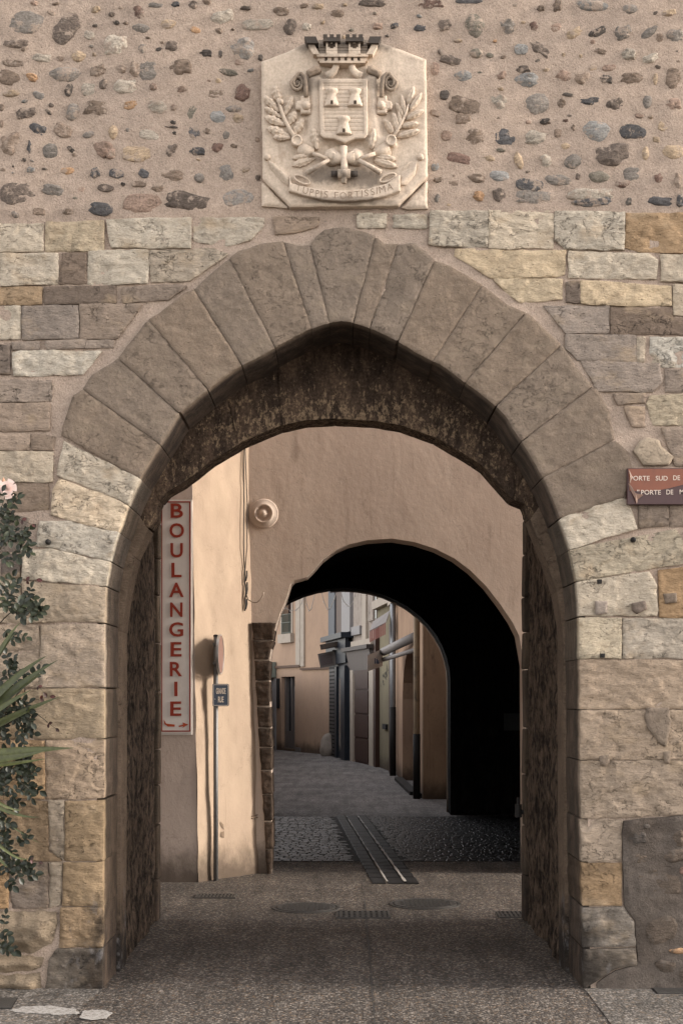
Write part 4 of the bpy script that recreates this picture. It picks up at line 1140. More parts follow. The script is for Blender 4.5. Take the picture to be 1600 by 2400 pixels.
a1, b1 = ext(a0, a1, 8.5), ext(b0, b1, 8.5)
bakery = thing('corner_house', (a0[0] - 1.5, a0[1] + 1, 0), 'rendered corner house with a grey front and a pale leaning pier', 'house')
nb_ = np.array([.77, -.64, 0])
V, Fc = leafgrid(a0, b0, a1, b1, 24, 200, lambda u, v: nb_ * float(.010 * vnoise(np.array(u * 4), np.array(v * 16), 4) + .006 * vnoise(np.array(u * 11), np.array(v * 50), 5)))
mk('pier_face', V, Fc, M['pier'], bakery, True)
V = [(-7, a0[1], -.1), (a0[0], a0[1], -.1), (a1[0], a1[1], 8.5), (-7, a0[1] + .02, 8.5), (-7, a0[1] + 3, -.1), (b0[0] - .2, b0[1] + 1.2, -.1), (b1[0] - .2, b1[1] + 1.2, 8.5), (-7, a0[1] + 3, 8.5)]
mk('front_wall', V, [[0, 1, 2, 3], [1, 5, 6, 2], [3, 2, 6, 7], [4, 0, 3, 7]], M['bakery'], bakery)
# scratched arrow and scuffs on the pier are shallow flakes
def pierpt(px, py, out=0.0):
    """where the line of sight meets the pier"""
    d = np.array(W(px, py, 1.0)) - np.array([0, -8, H0]); o = np.array([0, -8, H0])
    n = np.cross(b0 - a0, a1 - a0); n /= np.linalg.norm(n)
    if n[1] > 0: n = -n
    t = np.dot(a0 - o, n) / np.dot(d, n)
    return Vector(o + t * d + n * out)
SCR = mat_flat('scuffed render', alb(150, 128, 108), .95, .2)
for pts in ([(516, 1925), (522, 1932), (524, 1945), (518, 1938), (515, 1930)], [(517, 1950), (524, 1948), (524, 1964), (516, 1960)]):
    P = [pierpt(x, y, .008) for x, y in pts]
    mk('scuff', P, [list(range(len(P)))[::-1]], SCR, bakery)
for pts in ([(590, 1913), (606, 1909), (614, 1903), (618, 1909), (614, 1915)], [(590, 1918), (600, 1916), (612, 1916), (618, 1911)]):
    V, Fc = tube([pierpt(x, y, .003) for x, y in pts], .006, 5); mk('scratch', V, Fc, SCR, bakery)

SG = 12.50
sg = W(415, 1720, SG)
bsign = thing('bakery_sign', (sg.x, SG - 8, sg.z), 'tall white vertical sign with red letters and red border on grey house front', 'sign')
q = lambda x, y: (W(x, y, SG).x, W(x, y, SG).z)
BW = mat_flat('white sign panel', alb(225, 218, 212, .80), .45, .05, 0, 3, 0, .4, dirt=alb(180, 166, 154), dirt_amt=.35)
RED = mat_flat('brick red lettering', alb(166, 60, 38), .5, .12)
ORG = mat_flat('faded orange lettering', alb(196, 82, 44), .5, .2)
WF = mat_flat('sign frame', alb(214, 206, 198, .8), .4, .05)
bd = plate('board', [q(376, 1722), q(450, 1722), q(450, 1171), q(376, 1171)], [], lambda u, v, w: (u, SG - 8 + w, v), .05, WF, bsign)
plate('panel', [q(378, 1718), q(447.5, 1718), q(447.5, 1174), q(378, 1174)], [], lambda u, v, w: (u, SG - 8.004 + w, v), .003, BW, bsign)
plate('border_line', [q(379, 1715), q(446, 1715), q(447, 1713), q(447, 1175), q(379, 1175)], [[q(381, 1712), q(381, 1178), q(444, 1178), q(444, 1712)]], lambda u, v, w: (u, SG - 8.007 + w, v), .002, RED, bsign)
fn = lambda u, v, o: (u, SG - 8.006 - o, v)
for i, ch in enumerate('BOULANGERIE'):
    y = 1197 + i * 46.4; x = 415 - i * .25
    wd = {'I': 7.5, 'O': 34, 'G': 33, 'A': 34, 'L': 24, 'E': 26}.get(ch, 29)
    p = q(x, y)
    text('lettering', ch, p[0], p[1], wd * SG / F, 34 * SG / F, fn, RED, bsign, .003, .018 if ch != 'I' else .0)
for pts in ([(384, 1686), (390, 1696), (410, 1698), (410, 1703), (394, 1703), (386, 1697)], [(419, 1701), (430, 1698), (428, 1693), (442, 1698), (428, 1706), (430, 1702), (420, 1704)]):
    plate('arrow', [q(*p) for p in pts], [], lambda u, v, w: (u, SG - 8.007 + w, v), .002, ORG, bsign)

# street sign post
PD = 12.68
pp = W(506, 2064, PD); pz = W(506, 1492, PD).z
post = thing('street_sign_post', (pp.x, PD - 8, 0), 'slim grey post with round sign seen edge-on and blue street name plate', 'street sign')
GAL = mat_flat('weathered galvanised steel', (.17, .165, .16), .5, .35, .2, 30, .6, .5)
V, Fc = tube([(pp.x, PD - 8, -.02), (pp.x, PD - 8, .9), (pp.x, PD - 8, pz)], .0225, 14); mk('pole', V, Fc, GAL, post, True)
V, Fc = lathe([(.0235, 0), (.0245, .012), (.010, .02)], (pp.x, PD - 8, pz), 'z', 14); mk('pole_cap', V, Fc, M['iron'], post, True)
dc = W(516, 1534, PD); rz = 47 * PD / F
ang = math.radians(3.5)
def disc_pt(r, a, o):                                     # disc turned almost edge-on, facing right
    ax = Vector((math.cos(ang), -math.sin(ang), 0)); tg = Vector((math.sin(ang), math.cos(ang), 0))
    return Vector(dc) + ax * o + tg * (r * math.cos(a)) + Vector((0, 0, 1)) * (r * math.sin(a))
def discmesh(prof, n=40):
    V = []; Fc = []
    for r, o in prof:
        V += [disc_pt(r, 2 * math.pi * k / n, o) for k in range(n)]
    for i in range(len(prof) - 1):
        for k in range(n): Fc.append([i * n + k, i * n + (k + 1) % n, (i + 1) * n + (k + 1) % n, (i + 1) * n + k])
    Fc.append(list(range(n))[::-1]); Fc.append([(len(prof) - 1) * n + k for k in range(n)])
    return V, Fc
V, Fc = discmesh([(rz - .012, -.012), (rz, -.012), (rz, .010), (rz - .008, .012), (rz - .012, .004)])
dsk = mk('round_sign', V, Fc, mat_flat('aluminium rim', (.45, .44, .43), .35, .1, 0, 20, .8, .5), post)
V, Fc = discmesh([(rz - .013, .0045), (rz - .013, .0065)]); mk('sign_face', V, Fc, mat_flat('dull red sign face', alb(150, 116, 106), .45, .1), dsk)
for yb in (1510, 1554):
    z = W(506, yb, PD).z
    box('bracket', pp.x - .026, dc.x, PD - 8 - .028, PD - 8 + .028, z - .012, z + .012, GAL, post)
NV = mat_flat('navy enamel', alb(22, 42, 68), .3, .1, 0, 10, 0, .5)
def np_pt(u, v, o): return (pp.x + .012 + u, PD - 8 - .035 - o + .18 * u, W(515, 1629, PD).z + v)
def rrect(w, h, r, n=5):
    P = []
    for cx_, cz_, a0_ in ((w - r, h - r, 0), (-w + r, h - r, 90), (-w + r, -h + r, 180), (w - r, -h + r, 270)):
        for k in range(n + 1):
            a = math.radians(a0_ + 90 * k / n); P.append((cx_ + r * math.cos(a), cz_ + r * math.sin(a)))
    return P
sh = 19 * PD / F; sv = 26 * PD / F
npl = plate('name_board', rrect(sh, sv, .014), [], lambda u, v, w: np_pt(u + .036, v, -w), .012, NV, post)
plate('border_line', rrect(sh - .006, sv - .006, .010), [rrect(sh - .010, sv - .010, .008)[::-1]], lambda u, v, w: np_pt(u + .036, v, .002 - w), .002, WT, post)
for s_, dz, wd in (('GRANDE', .038, .088), ('RUE', -.042, .050)):
    text('lettering', s_, .038, dz, wd, .056, lambda u, v, o: np_pt(u, v, o + .0008), WT, post, .002, .02)
text('lettering', '.', -.016, -.038, .007, .007, lambda u, v, o: np_pt(u, v, o + .0008), WT, post, .002)

# ------------------------------------------------------------------ house over the lane: arch, vault, back wall
AD = 13.2
fa = lambda x, y: (W(x, y, AD).x, W(x, y, AD).z)
arch_px = [(636, 2070), (636, 1750), (630, 1560), (640, 1490), (649, 1460), (656, 1438), (670, 1405), (681, 1369), (688, 1361), (719, 1352), (735, 1336), (755, 1312), (785, 1290), (816, 1276),
           (860, 1266), (918, 1262), (970, 1270), (1020, 1286), (1065, 1309), (1102, 1337), (1140, 1375), (1173, 1418), (1200, 1458), (1216, 1490), (1228, 1560), (1230, 2070)]
arch = [fa(*p) for p in arch_px]
arch[0] = (arch[0][0], -.1); arch[-1] = (arch[-1][0], -.1)
ah = thing('arch_house', (.5, AD - 8 + 3, 0), 'pinkish brown house bridging the lane above a round tunnel arch', 'house')
outer = [(-1.1, -.1)] + arch + [(8, -.1), (8, 6.898), (-1.1, 6.898)]
plate('facade', outer, [], fr(AD), .35, M['arch_plaster'], ah)
# quoins of the left jamb
qy = [1458, 1500, 1547, 1596, 1655, 1706, 1752, 1806, 1862, 1925, 1990, 2052]
for y0_, y1_ in zip(qy, qy[1:]):
    def edge_l(y): return 590 + (y - 1458) / 592 * 36
    def edge_r(y):
        return np.interp(y, [1458, 1547, 1750, 1917, 2052], [650, 631, 637, 639, 637])
    poly = [(edge_l(y1_), y1_ - 1), (edge_r(y1_) + R.uniform(-2, 2), y1_ - 1), (edge_r(y0_) + R.uniform(-2, 2), y0_ + 1), (edge_l(y0_), y0_ + 1)]
    relief('quoin_stone', poly, M['voussoir'], ah, .022, .006, .012, .012, .42, .004, .003, alb(136, 114, 94), D=13.17)
# wall anchor rosette
rc = W(618, 1204, AD - .002)
V, Fc = lathe([(.145, -.01), (.145, .012), (.135, .018), (.100, .018), (.096, .040), (.088, .046), (.078, .040), (.072, .016), (.045, .014), (.038, .034), (.028, .040), (.022, .058), (.012, .066), (.002, .068)], rc, 'y', 36)
mk('wall_anchor', V, Fc, M['arch_plaster'], ah, True)
# room of the tunnel: left and right walls, vault, back wall with the far arch
FD = 19.6
far = []
for k in range(25):
    a = math.pi * k / 24
    far.append((.03 - 1.56 * math.cos(a), 1.95 + 1.37 * math.sin(a)))
far_out = [(far[0][0], -.1)] + far + [(far[-1][0], -.1)]
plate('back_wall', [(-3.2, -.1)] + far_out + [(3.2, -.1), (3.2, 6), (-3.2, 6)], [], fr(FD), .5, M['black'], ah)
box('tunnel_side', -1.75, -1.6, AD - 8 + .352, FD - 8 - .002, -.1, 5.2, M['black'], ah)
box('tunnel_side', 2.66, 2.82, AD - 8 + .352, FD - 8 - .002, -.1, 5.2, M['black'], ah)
nvz, nuz = 10, 24; V = []
for j in range(nvz + 1):
    t = j / nvz
    for k in range(nuz + 1):
        a = math.pi * k / nuz
        V.append((.5 - 2.2 * math.cos(a), AD - 8 + .352 + (FD - AD - .354) * t, 2.2 + (1.62 - .12 * t) * math.sin(a)))
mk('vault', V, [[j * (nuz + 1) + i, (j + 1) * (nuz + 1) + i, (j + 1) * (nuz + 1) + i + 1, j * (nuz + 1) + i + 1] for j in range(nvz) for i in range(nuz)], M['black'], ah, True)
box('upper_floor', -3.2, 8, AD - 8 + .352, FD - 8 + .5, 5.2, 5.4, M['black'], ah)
box('rear_wall', -3.2, 8, FD - 8 + .002, FD - 8 + .5, 6.0, 6.898, M['arch_plaster'], ah)
box('added_sun_block', 2.1, 8, FD - 8 + .502, 14.58, -.1, 6.5, M['arch_plaster'], ah)  # unseen block, added to keep sun out of the gap behind
box('roof', -1.1, 8, AD - 8 + .352, FD - 8 + .5, 6.9, 7.0, M['arch_plaster'], ah)
# pale rounded edge of the far arch and a faint plaque
V, Fc = tube([(x, FD - 7.5, z) for x, z in far_out[12:]], .022, 6); mk('arch_edge', V, Fc, M['arch_plaster'], ah, True)
pq = [W(1180, 1712, FD), W(1224, 1672, FD)]
box('plaque', pq[0].x, pq[1].x + .1, FD - 8.02, FD - 8, pq[0].z, pq[1].z, mat_flat('dark slate plaque', (.05, .05, .05), .7, .2), ah)

# cables and hook on the pier
def cable(name, pts, r, m, label, cat):
    V, Fc = tube(pts, r, 6); o = mk(name, V, Fc, m, None, True); return tag(o, label, cat)
cab = MB()
for x0_, x1_, x2_ in ((569, 569, 571), (571, 577, 572)):
    cab.add(*tube([pierpt(x0_, 960, .015), pierpt(x0_ + .6, 1040, .014), pierpt(x1_, 1180, .014), pierpt(x1_ - .5, 1280, .014), pierpt(x2_, 1335, .014)], .0045, 6))
BLK = mat_flat('black cable', (.03, .028, .026), .6, .2)
o = tag(cab.build('cable', BLK, None, True), 'pair of thin dark cables hanging down the pale pier', 'cable')
tie = MB()
for dx_, y0_, y1_ in ((0, 1335, 1370), (5, 1338, 1362), (2, 1368, 1405), (6, 1365, 1400), (1, 1402, 1432), (5, 1404, 1428)):
    tie.add(*tube([pierpt(570 + dx_, y0_, .02), pierpt(571 + dx_ * .8, (y0_ + y1_) / 2, .024), pierpt(570 + dx_ * .6, y1_, .018)], .007, 6))
tie.build('cable_tie', BLK, o, True)
WHT = mat_flat('pale cable', alb(196, 178, 160), .6, .1)
cable('hook_cable', [pierpt(573, 1394, .03)] + [W(x, y, 13.12) for x, y in ((582, 1405), (592, 1411), (602, 1412), (611, 1405), (616, 1396), (618, 1388))], .007, WHT, 'short pale cable curling from pier to pinkish wall', 'cable')

# ------------------------------------------------------------------ street behind the tunnel
class Line:
    def __init__(s, p0, p1):
        s.p0, s.p1 = np.array(p0, float), np.array(p1, float)
        d_ = s.p1 - s.p0; s.L = np.linalg.norm(d_); s.t = d_ / s.L
        s.n = np.array([s.t[1], -s.t[0]])
        if s.n @ (np.array([0, -8.0]) - (s.p0 + s.p1) / 2) < 0: s.n = -s.n
    def u(s, px):
        dr = np.array([(px - CX) / F, 1.0]); o = np.array([0, -8.0])
        A = np.array([dr, -s.t]).T; k, u = np.linalg.solve(A, s.p0 - o); return u, k
    def uz(s, px, py):
        u, k = s.u(px); return u, H0 - (py - HY) * k / F
    def pt(s, u, z, out=0.0):
        p = s.p0 + s.t * u + s.n * out; return (p[0], p[1], z)
    def fn(s, out=0.0): return lambda u, v, w: s.pt(u, v, out - w)
    def rect(s, x0, x1, y0, y1):
        u0, u1 = s.u(x0)[0], s.u(x1)[0]
        zm = s.u((x0 + x1) / 2)[1]
        return min(u0, u1), max(u0, u1), H0 - (y1 - HY) * zm / F, H0 - (y0 - HY) * zm / F
    def block(s, name, u0, u1, z0, z1, w0, w1, m, parent):
        V = [s.pt(u, z, w) for z in (z0, z1) for w in (w0, w1) for u in (u0, u1)]
        return mk(name, V, [[0, 2, 3, 1], [4, 5, 7, 6], [0, 1, 5, 4], [2, 6, 7, 3], [0, 4, 6, 2], [1, 3, 7, 5]], m, parent)
    def pblock(s, name, x0, x1, y0, y1, w0, w1, m, parent): return s.block(name, *s.rect(x0, x1, y0, y1), w0, w1, m, parent)
def G2(px, D): return ((px - CX) * D / F, D - 8)
TIM = mat_flat('brown painted timber', alb(74, 48, 38), .6, .3, .3, 14, 0, .3, (3, 3, .4))
DGR = mat_flat('dark recess', (.015, .014, .014), .8, .2)
GLS = mat_flat('dark shop glass', (.03, .032, .036), .12, .1, 0, 5, 0, .5)
NVY = mat_flat('dark navy paint', alb(40, 46, 56), .5, .25, .2, 8)
GRY = mat_flat('grey painted board', alb(128, 120, 116), .6, .15, .2, 8)
CRM = mat_flat('cream paint', alb(206, 192, 176), .75, .15, .2, 8, dirt=alb(140, 122, 108))
BLG = mat_flat('blue grey shutter', alb(98, 104, 112), .6, .2, .2, 8)
PALE = mat_flat('pale grey shutter', alb(168, 164, 164), .6, .12, .2, 8)
WTH = mat_flat('flaking limewash', alb(196, 182, 170), .9, .3, .5, 10, 0, .2, (3, 3, .8), dirt=alb(92, 84, 82), dirt_amt=.9)
ZNC = mat_flat('zinc pipe', (.22, .225, .235), .45, .25, .2, 12, .5, .4)

l1 = Line(G2(991, 22.6), G2(924, 30.2))                   # corner house
h1 = thing('street_house', (1.9, 17, 0), 'brown stained corner house with a tall pointed doorway beside drainpipes', 'house')
BRS = mat_plaster('brown stained render', (196, 164, 136), (170, 140, 116), (104, 86, 76), .8, .5, 1.3)
p = G2(991, 22.6)
plate('end_wall', [(p[0], -.1), (3.6, -.1), (3.6, 8), (p[0], 8)], [], lambda u, v, w: (u, p[1] - .002 + w, v), .2, BRS, h1)
u0, u1, z0, z1 = l1.rect(943, 978, 1522, 1838)
um = (u0 + u1) / 2; zs = z1 - .95
dp_ = [(u0, -.1), (u0, zs)] + [(u0 + (um - u0) * (1 - math.cos(a) ) , zs + .95 * math.sin(a)) for a in (.35, .7, 1.0, 1.25)] + [(um, z1)]
dp_ += [(2 * um - a, b) for a, b in dp_[::-1][1:]]
SND = mat_plaster('sand render', (204, 170, 142), (184, 152, 128), (128, 106, 92), .6, .4, 1.4)
plate('street_wall', [(0.0, -.1)] + dp_ + [(l1.L, -.1), (l1.L, 8), (0.0, 8)], [], l1.fn(), .3, SND, h1)
dl = l1.block('door', u0 + .0, u1 + .0, 0, z1 + .1, -.34, -.26, TIM, h1)
for k in range(4):
    uu = u0 + (u1 - u0) * (k + .5) / 4
    l1.block('door_panel', uu - .18, uu + .18, .15, 2.1, -.262, -.235, TIM, dl)
l1.block('door_frame', u0 + .02, u0 + .14, 0, zs + .3, -.24, -.05, DGR, h1)
l1.block('door_step', u0 - .3, u1 + .1, 0, .07, .0, .16, M['slab'], h1)
l1.block('plinth', .25, u0 - .3, 0, .08, .0, .10, M['slab'], h1)
zc = 6.5
V, Fc = tube([l1.pt(.10, .0, .10), l1.pt(.10, 1.2, .10), l1.pt(.10, 3.4, .10), l1.pt(.10, zc, .10)], .055, 10); dpz = mk('drainpipe', V, Fc, mat_flat('painted pipe', alb(178, 152, 122), .6, .25, .2, 8, dirt=alb(70, 60, 54), dirt_amt=.9), h1, True)
V, Fc = tube([l1.pt(.10, .0, .10), l1.pt(.10, 1.1, .10)], .062, 10); mk('pipe_foot', V, Fc, M['iron'], dpz, True)
ub, _ = l1.u(931)
V, Fc = tube([l1.pt(ub, .0, .10), l1.pt(ub, 2.2, .10), l1.pt(ub, zc, .10)], .06, 10); dpz = mk('drainpipe', V, Fc, ZNC, h1, True)
V, Fc = tube([l1.pt(ub, .0, .10), l1.pt(ub, 1.5, .10)], .07, 10); mk('pipe_foot', V, Fc, M['iron'], dpz, True)
l1.block('cornice', .1, l1.L, 3.75, 3.95, 0, .16, CRM, h1)

l2 = Line(G2(924, 30.2), G2(884, 33.0))                   # olive shop
h2 = thing('street_house', (1.6, 24, 0), 'narrow olive beige house with brown posts and stencilled wall', 'house')
OLV = mat_plaster('olive beige render', (160, 150, 124), (148, 138, 116), (116, 106, 90), .4, .3, 1.2)
plate('street_wall', [(0, -.1), (l2.L, -.1), (l2.L, 8), (0, 8)], [], l2.fn(), .3, OLV, h2)
l2.pblock('post', 921, 926, 1462, 1832, .0, .10, TIM, h2); l2.pblock('post', 884, 889, 1462, 1812, .0, .10, TIM, h2)
l2.pblock('wall_box', 901, 909, 1697, 1709, .0, .06, DGR, h2)
st = MB()
for k in range(30):
    f = R.random(); x = 896 + 22 * f * R.uniform(.6, 1) + R.uniform(-3, 3); y = 1618 - 60 * (f ** .6) + R.uniform(-8, 8)
    u, z = l2.uz(x, y); r = R.uniform(.02, .045)
    st.add([l2.pt(u + r * math.cos(a), z + r * math.sin(a), .006) for a in (0, 1.3, 2.6, 3.9, 5.1)], [[0, 1, 2, 3, 4]])
st.build('stencil_leaves', DGR, h2)
l2.block('upper_wall_band', 0, l2.L, 3.85, 4.05, 0, .14, CRM, h2)

l3 = Line(G2(884, 33.0), G2(824, 36.0))                   # shop with grey board
h3 = thing('street_house', (1.0, 27.5, 0), 'flaking white house with brown boarded door under a grey sloping board', 'house')
plate('street_wall', [(0, -.1), (l3.L, -.1), (l3.L, 8.5), (0, 8.5)], [], l3.fn(), .3, WTH, h3)
d3 = l3.pblock('door', 836, 869, 1580, 1800, .0, .05, TIM, h3)
u0, u1, z0, z1 = l3.rect(836, 869, 1580, 1800)
for k in range(4): l3.block('door_panel', u0 + .05, u1 - .05, .06 + k * .62, .62 + k * .62, .05, .075, TIM, d3)
l3.pblock('pilaster', 871, 881, 1570, 1806, .0, .08, CRM, h3); l3.pblock('pilaster', 826, 833, 1545, 1800, .0, .08, CRM, h3)
u0, u1, z0, z1 = l3.rect(824, 882, 1524, 1580)
V = [l3.pt(u0, z0, .05), l3.pt(u1, z0, .05), l3.pt(u1, z1, .20), l3.pt(u0, z1, .20), l3.pt(u0, z0, .02), l3.pt(u1, z0, .02), l3.pt(u1, z1, .02), l3.pt(u0, z1, .02)]
fb = mk('fascia_board', V, [[0, 1, 2, 3], [0, 3, 7, 4], [1, 5, 6, 2], [3, 2, 6, 7], [0, 4, 5, 1]], GRY, h3)
l3.block('fascia_cap', u0 - .1, u1 + .1, z1, z1 + .10, 0, .28, mat_flat('weathered lead', alb(86, 78, 74), .6, .3), h3)
l3.pblock('timber_post', 832, 852, 1330, 1470, .0, .05, WTH, h3); l3.pblock('timber_post', 866, 878, 1330, 1455, .0, .05, WTH, h3)
l3.pblock('shutter', 854, 863, 1330, 1500, .0, .07, CRM, h3); l3.pblock('meter_box', 831, 851, 1468, 1488, .0, .10, PALE, h3)
l3.pblock('sill', 832, 879, 1500, 1516, .0, .12, CRM, h3); l3.pblock('upper_window', 879, 883, 1360, 1450, .0, .02, GLS, h3)

l4 = Line(G2(824, 36.0), G2(776, 39.4))                   # dark shop
h4 = thing('street_house', (.6, 31, 0), 'house with a dark navy shopfront, closed roller shutter and grey window shutters', 'house')
plate('street_wall', [(0, -.1), (l4.L, -.1), (l4.L, 8.5), (0, 8.5)], [], l4.fn(), .3, SND, h4)
l4.pblock('shopfront', 779, 826, 1508, 1792, .0, .10, NVY, h4)
rs = l4.pblock('roller_shutter', 781, 794, 1562, 1780, .10, .115, DGR, h4)
u0, u1, z0, z1 = l4.rect(781, 794, 1562, 1780)
for k in range(24):
    zz_ = z0 + .06 + k * (z1 - z0 - .1) / 24
    if k == 0:
        slat0 = l4.block('slat', u0 + .02, u1 - .02, zz_, zz_ + .065, .115, .13, mat_flat('shutter slat', alb(70, 66, 66), .5, .15), rs); w0_ = WLOC[slat0].copy(); zb_ = zz_
    else: copy_part(slat0, rs, (w0_.x, w0_.y, w0_.z + zz_ - zb_))
l4.pblock('pilaster', 797, 801, 1562, 1785, .10, .16, NVY, h4); l4.pblock('pilaster', 815, 824, 1560, 1794, .10, .20, NVY, h4)
l4.pblock('shop_window', 803, 813, 1590, 1760, .10, .12, GLS, h4)
l4.pblock('fascia', 779, 826, 1500, 1556, .10, .20, NVY, h4); l4.pblock('cornice', 777, 828, 1488, 1500, .0, .34, NVY, h4)
l4.pblock('shutter', 770, 788, 1320, 1496, .0, .06, BLG, h4); l4.pblock('shutter', 808, 828, 1320, 1482, .0, .10, PALE, h4)
l4.pblock('upper_window', 791, 807, 1320, 1490, .0, .03, mat_flat('brown window frame', alb(104, 84, 74), .6, .2), h4)
# tilted sign boxes hanging out in front of that shop
c = W(770, 1540, 37.6)
sb = thing('shop_sign', (c.x, c.y, c.z), 'small tilted grey shop sign projecting beside the dark navy shopfront', 'sign')
def tilt(name, cx_, cy_, D, w, h, dpt, rot, m, par):
    c_ = W(cx_, cy_, D); ca, sa = math.cos(rot), math.sin(rot)
    V, Fc = boxv(-w / 2, w / 2, -dpt / 2, dpt / 2, -h / 2, h / 2)
    return mk(name, [(c_.x + a * ca - cc * sa, c_.y + b + a * .25, c_.z + a * sa + cc * ca) for a, b, cc in V], Fc, m, par)
tilt('sign_box', 765, 1546, 37.6, .42, .40, .22, .20, GRY, sb); tilt('sign_print', 765, 1546, 37.6, .32, .28, .24, .20, mat_flat('faded print', alb(110, 98, 98), .6, .5, 0, 30), sb)
tilt('sign_frame', 784, 1540, 37.5, .06, .40, .26, .20, GRY, sb)
box('bracket_arm', c.x - .02, c.x + .5, c.y - .02, c.y + .02, c.z - .02, c.z + .02, M['iron'], sb)
tilt('canopy', 778, 1512, 37.3, .66, .13, .5, .20, mat_flat('brown grey canopy', alb(96, 84, 76), .6, .2), sb)

l5 = Line(G2(776, 39.4), G2(706, 41.2)); l6 = Line(G2(706, 41.2), G2(560, 46.5))
h5 = thing('street_house', (-2.5, 36, 0), 'salmon rendered house closing the street with white pilaster strip and shop window', 'house')
SAL = mat_plaster('salmon render', (212, 180, 154), (202, 172, 149), (172, 147, 129), .4, .3, .8)
plate('street_wall', [(0, -.1), (l5.L, -.1), (l5.L, 8.5), (0, 8.5)], [], l5.fn(), .3, SAL, h5)
u0, u1, z0, z1 = l6.rect(659, 691, 1586, 1757); v0, v1, y0, y1 = l6.rect(662, 684, 1330, 1486)
plate('street_wall', [(0, -.1), (l6.L, -.1), (l6.L, 8.5), (0, 8.5)], [[(u0, .08), (u1, .08), (u1, z1), (u0, z1)], [(v0, y0), (v1, y0), (v1, y1), (v0, y1)]], l6.fn(), .3, SAL, h5)
sw = l6.block('shop_window', u0, u1, .08, z1, -.28, -.22, GLS, h5)
for a, b in ((u0, u0 + .07), ((u0 + u1) / 2 - .04, (u0 + u1) / 2 + .04), (u1 - .12, u1)): l6.block('window_frame', a, b, .08, z1, -.22, -.12, GRY, sw)
l6.block('window_frame', u0, u1, .08, .62, -.22, -.13, GRY, sw)
l6.block('display_post', u0 + .5, u0 + .62, .62, z1 - .3, -.218, -.20, PALE, sw)
uw = l6.block('window', v0, v1, y0, y1, -.26, -.2, mat_flat('dark brown window', alb(52, 36, 34), .4, .2), h5)
l6.block('window_frame', v0 - .10, v0, y0, y1, -.05, .03, CRM, uw); l6.block('window_frame', v1, v1 + .10, y0, y1, -.05, .03, CRM, uw)
l6.block('sill', v0 - .18, v1 + .12, y0 - .28, y0, -.04, .12, CRM, uw)
rl = MB()
for k in range(9):
    uu = v0 + (v1 - v0) * (k + .5) / 9; rl.add(*tube([l6.pt(uu, y0, .04), l6.pt(uu, y0 + .62, .04)], .012, 5))
for zz_ in (.04, .36, .62): rl.add(*tube([l6.pt(v0, y0 + zz_, .04), l6.pt(v1, y0 + zz_, .04)], .018, 5))
rl.build('balcony_rail', mat_flat('grey green railing', alb(112, 116, 104), .6, .2), h5)
l6.pblock('pilaster_strip', 696, 713 if False else 705.5, 1320, 1562, .0, .05, CRM, h5); l5.pblock('pilaster_strip', 706.5, 715, 1320, 1562, .0, .05, CRM, h5)
l5.pblock('string_course', 707, 775, 1564, 1569, .0, .07, mat_flat('brown moulding', alb(120, 98, 84), .8), h5); l6.pblock('string_course', 560, 705, 1562, 1567, .0, .07, bpy.data.materials['brown moulding'], h5)  # moulding in one dull brown
l6.pblock('plinth', 694, 705, 1752, 1765, .0, .04, GRY, h5)
wd = l6.pblock('side_door', 634, 648, 1590, 1757, .0, .06, PALE, h5); l6.pblock('door_recess', 650, 656, 1590, 1660, .0, .03, DGR, h5)  # recess is a flat dark panel, its shade put into the colour
l6.pblock('shop_lantern', 633, 648, 1552, 1588, .02, .30, mat_flat('pale green light box', alb(150, 158, 148), .5, .1), h5)

l7 = Line((-1.72, 12.2), (-2.9, 36.5))  # out of view; added to shade the street and close its left side
h7 = thing('added_shade_wall', (-2.5, 16, 0), 'added grey rendered wall, out of view, shading the left side of the far street', 'wall')
plate('street_wall', [(0, -.1), (l7.L, -.1), (l7.L, 2.5), (0, 2.5)], [], l7.fn(), .3, M['bakery'], h7)
# white boulder at the corner, awnings, garlands
bc = W(768, 1755, 39.0)
def blob(name, c, rx, ry, rz, m, seed, label, cat):
    import bmesh
    bm = bmesh.new(); bmesh.ops.create_icosphere(bm, subdivisions=3, radius=1)
    P = np.array([v.co for v in bm.verts]); d_ = 1 + .22 * fbm(P[:, 0] * 1.5 + seed, P[:, 2] * 1.5 + P[:, 1], seed, 3)
    P = P * d_[:, None] * np.array([rx, ry, rz]) + np.array(c); P[:, 2] = np.maximum(P[:, 2], -.02)
    Fc = [[v.index for v in f.verts] for f in bm.faces]; bm.free()
    return tag(mk(name, P, Fc, m, None, True), label, cat)
blob('corner_stone', (bc.x, bc.y - .25, .25), .24, .24, .42, mat_flat('whitewashed stone', alb(186, 174, 162), .9, .2, .5, 9, dirt=alb(120, 108, 98)), 5, 'pale rounded guard stone at the far corner of the salmon house', 'stone')
aw = thing('roller_awning', l2.pt(.3, 2.8, .2), 'half open grey roller awning with white valance over the olive house', 'awning')
AWG = mat_flat('grey awning', alb(150, 142, 138), .6, .15); AWW = mat_flat('white awning cloth', alb(250, 244, 238, .85), .8, .1)
pa, pb = W(972, 1492, 23.9), W(897, 1528, 27.6)
V, Fc = tube([pa, pa * .5 + pb * .5, pb], .085, 10); mk('cassette', V, Fc, AWG, aw, True)
V, Fc = tube([pa + Vector((.06, 0, -.22)), pb + Vector((.0, 0, -.16))], .045, 8); mk('folding_arm', V, Fc, AWG, aw, True)
ca, cb = W(861, 1536, 26.8), W(896, 1520, 27.5)
V = [ca + Vector((0, 0, .0)), cb, cb + Vector((0, 0, -.36)), ca + Vector((0, 0, -.32))]
V2 = [v + Vector((.0, .03, 0)) for v in V]
vl = mk('valance', [tuple(v) for v in V + V2], [[0, 3, 2, 1], [4, 5, 6, 7], [0, 1, 5, 4], [3, 7, 6, 2], [1, 2, 6, 5], [0, 4, 7, 3]], AWW, aw)
pv = (ca + cb) * .5 + Vector((.0, -.02, -.2))
lg = MB()
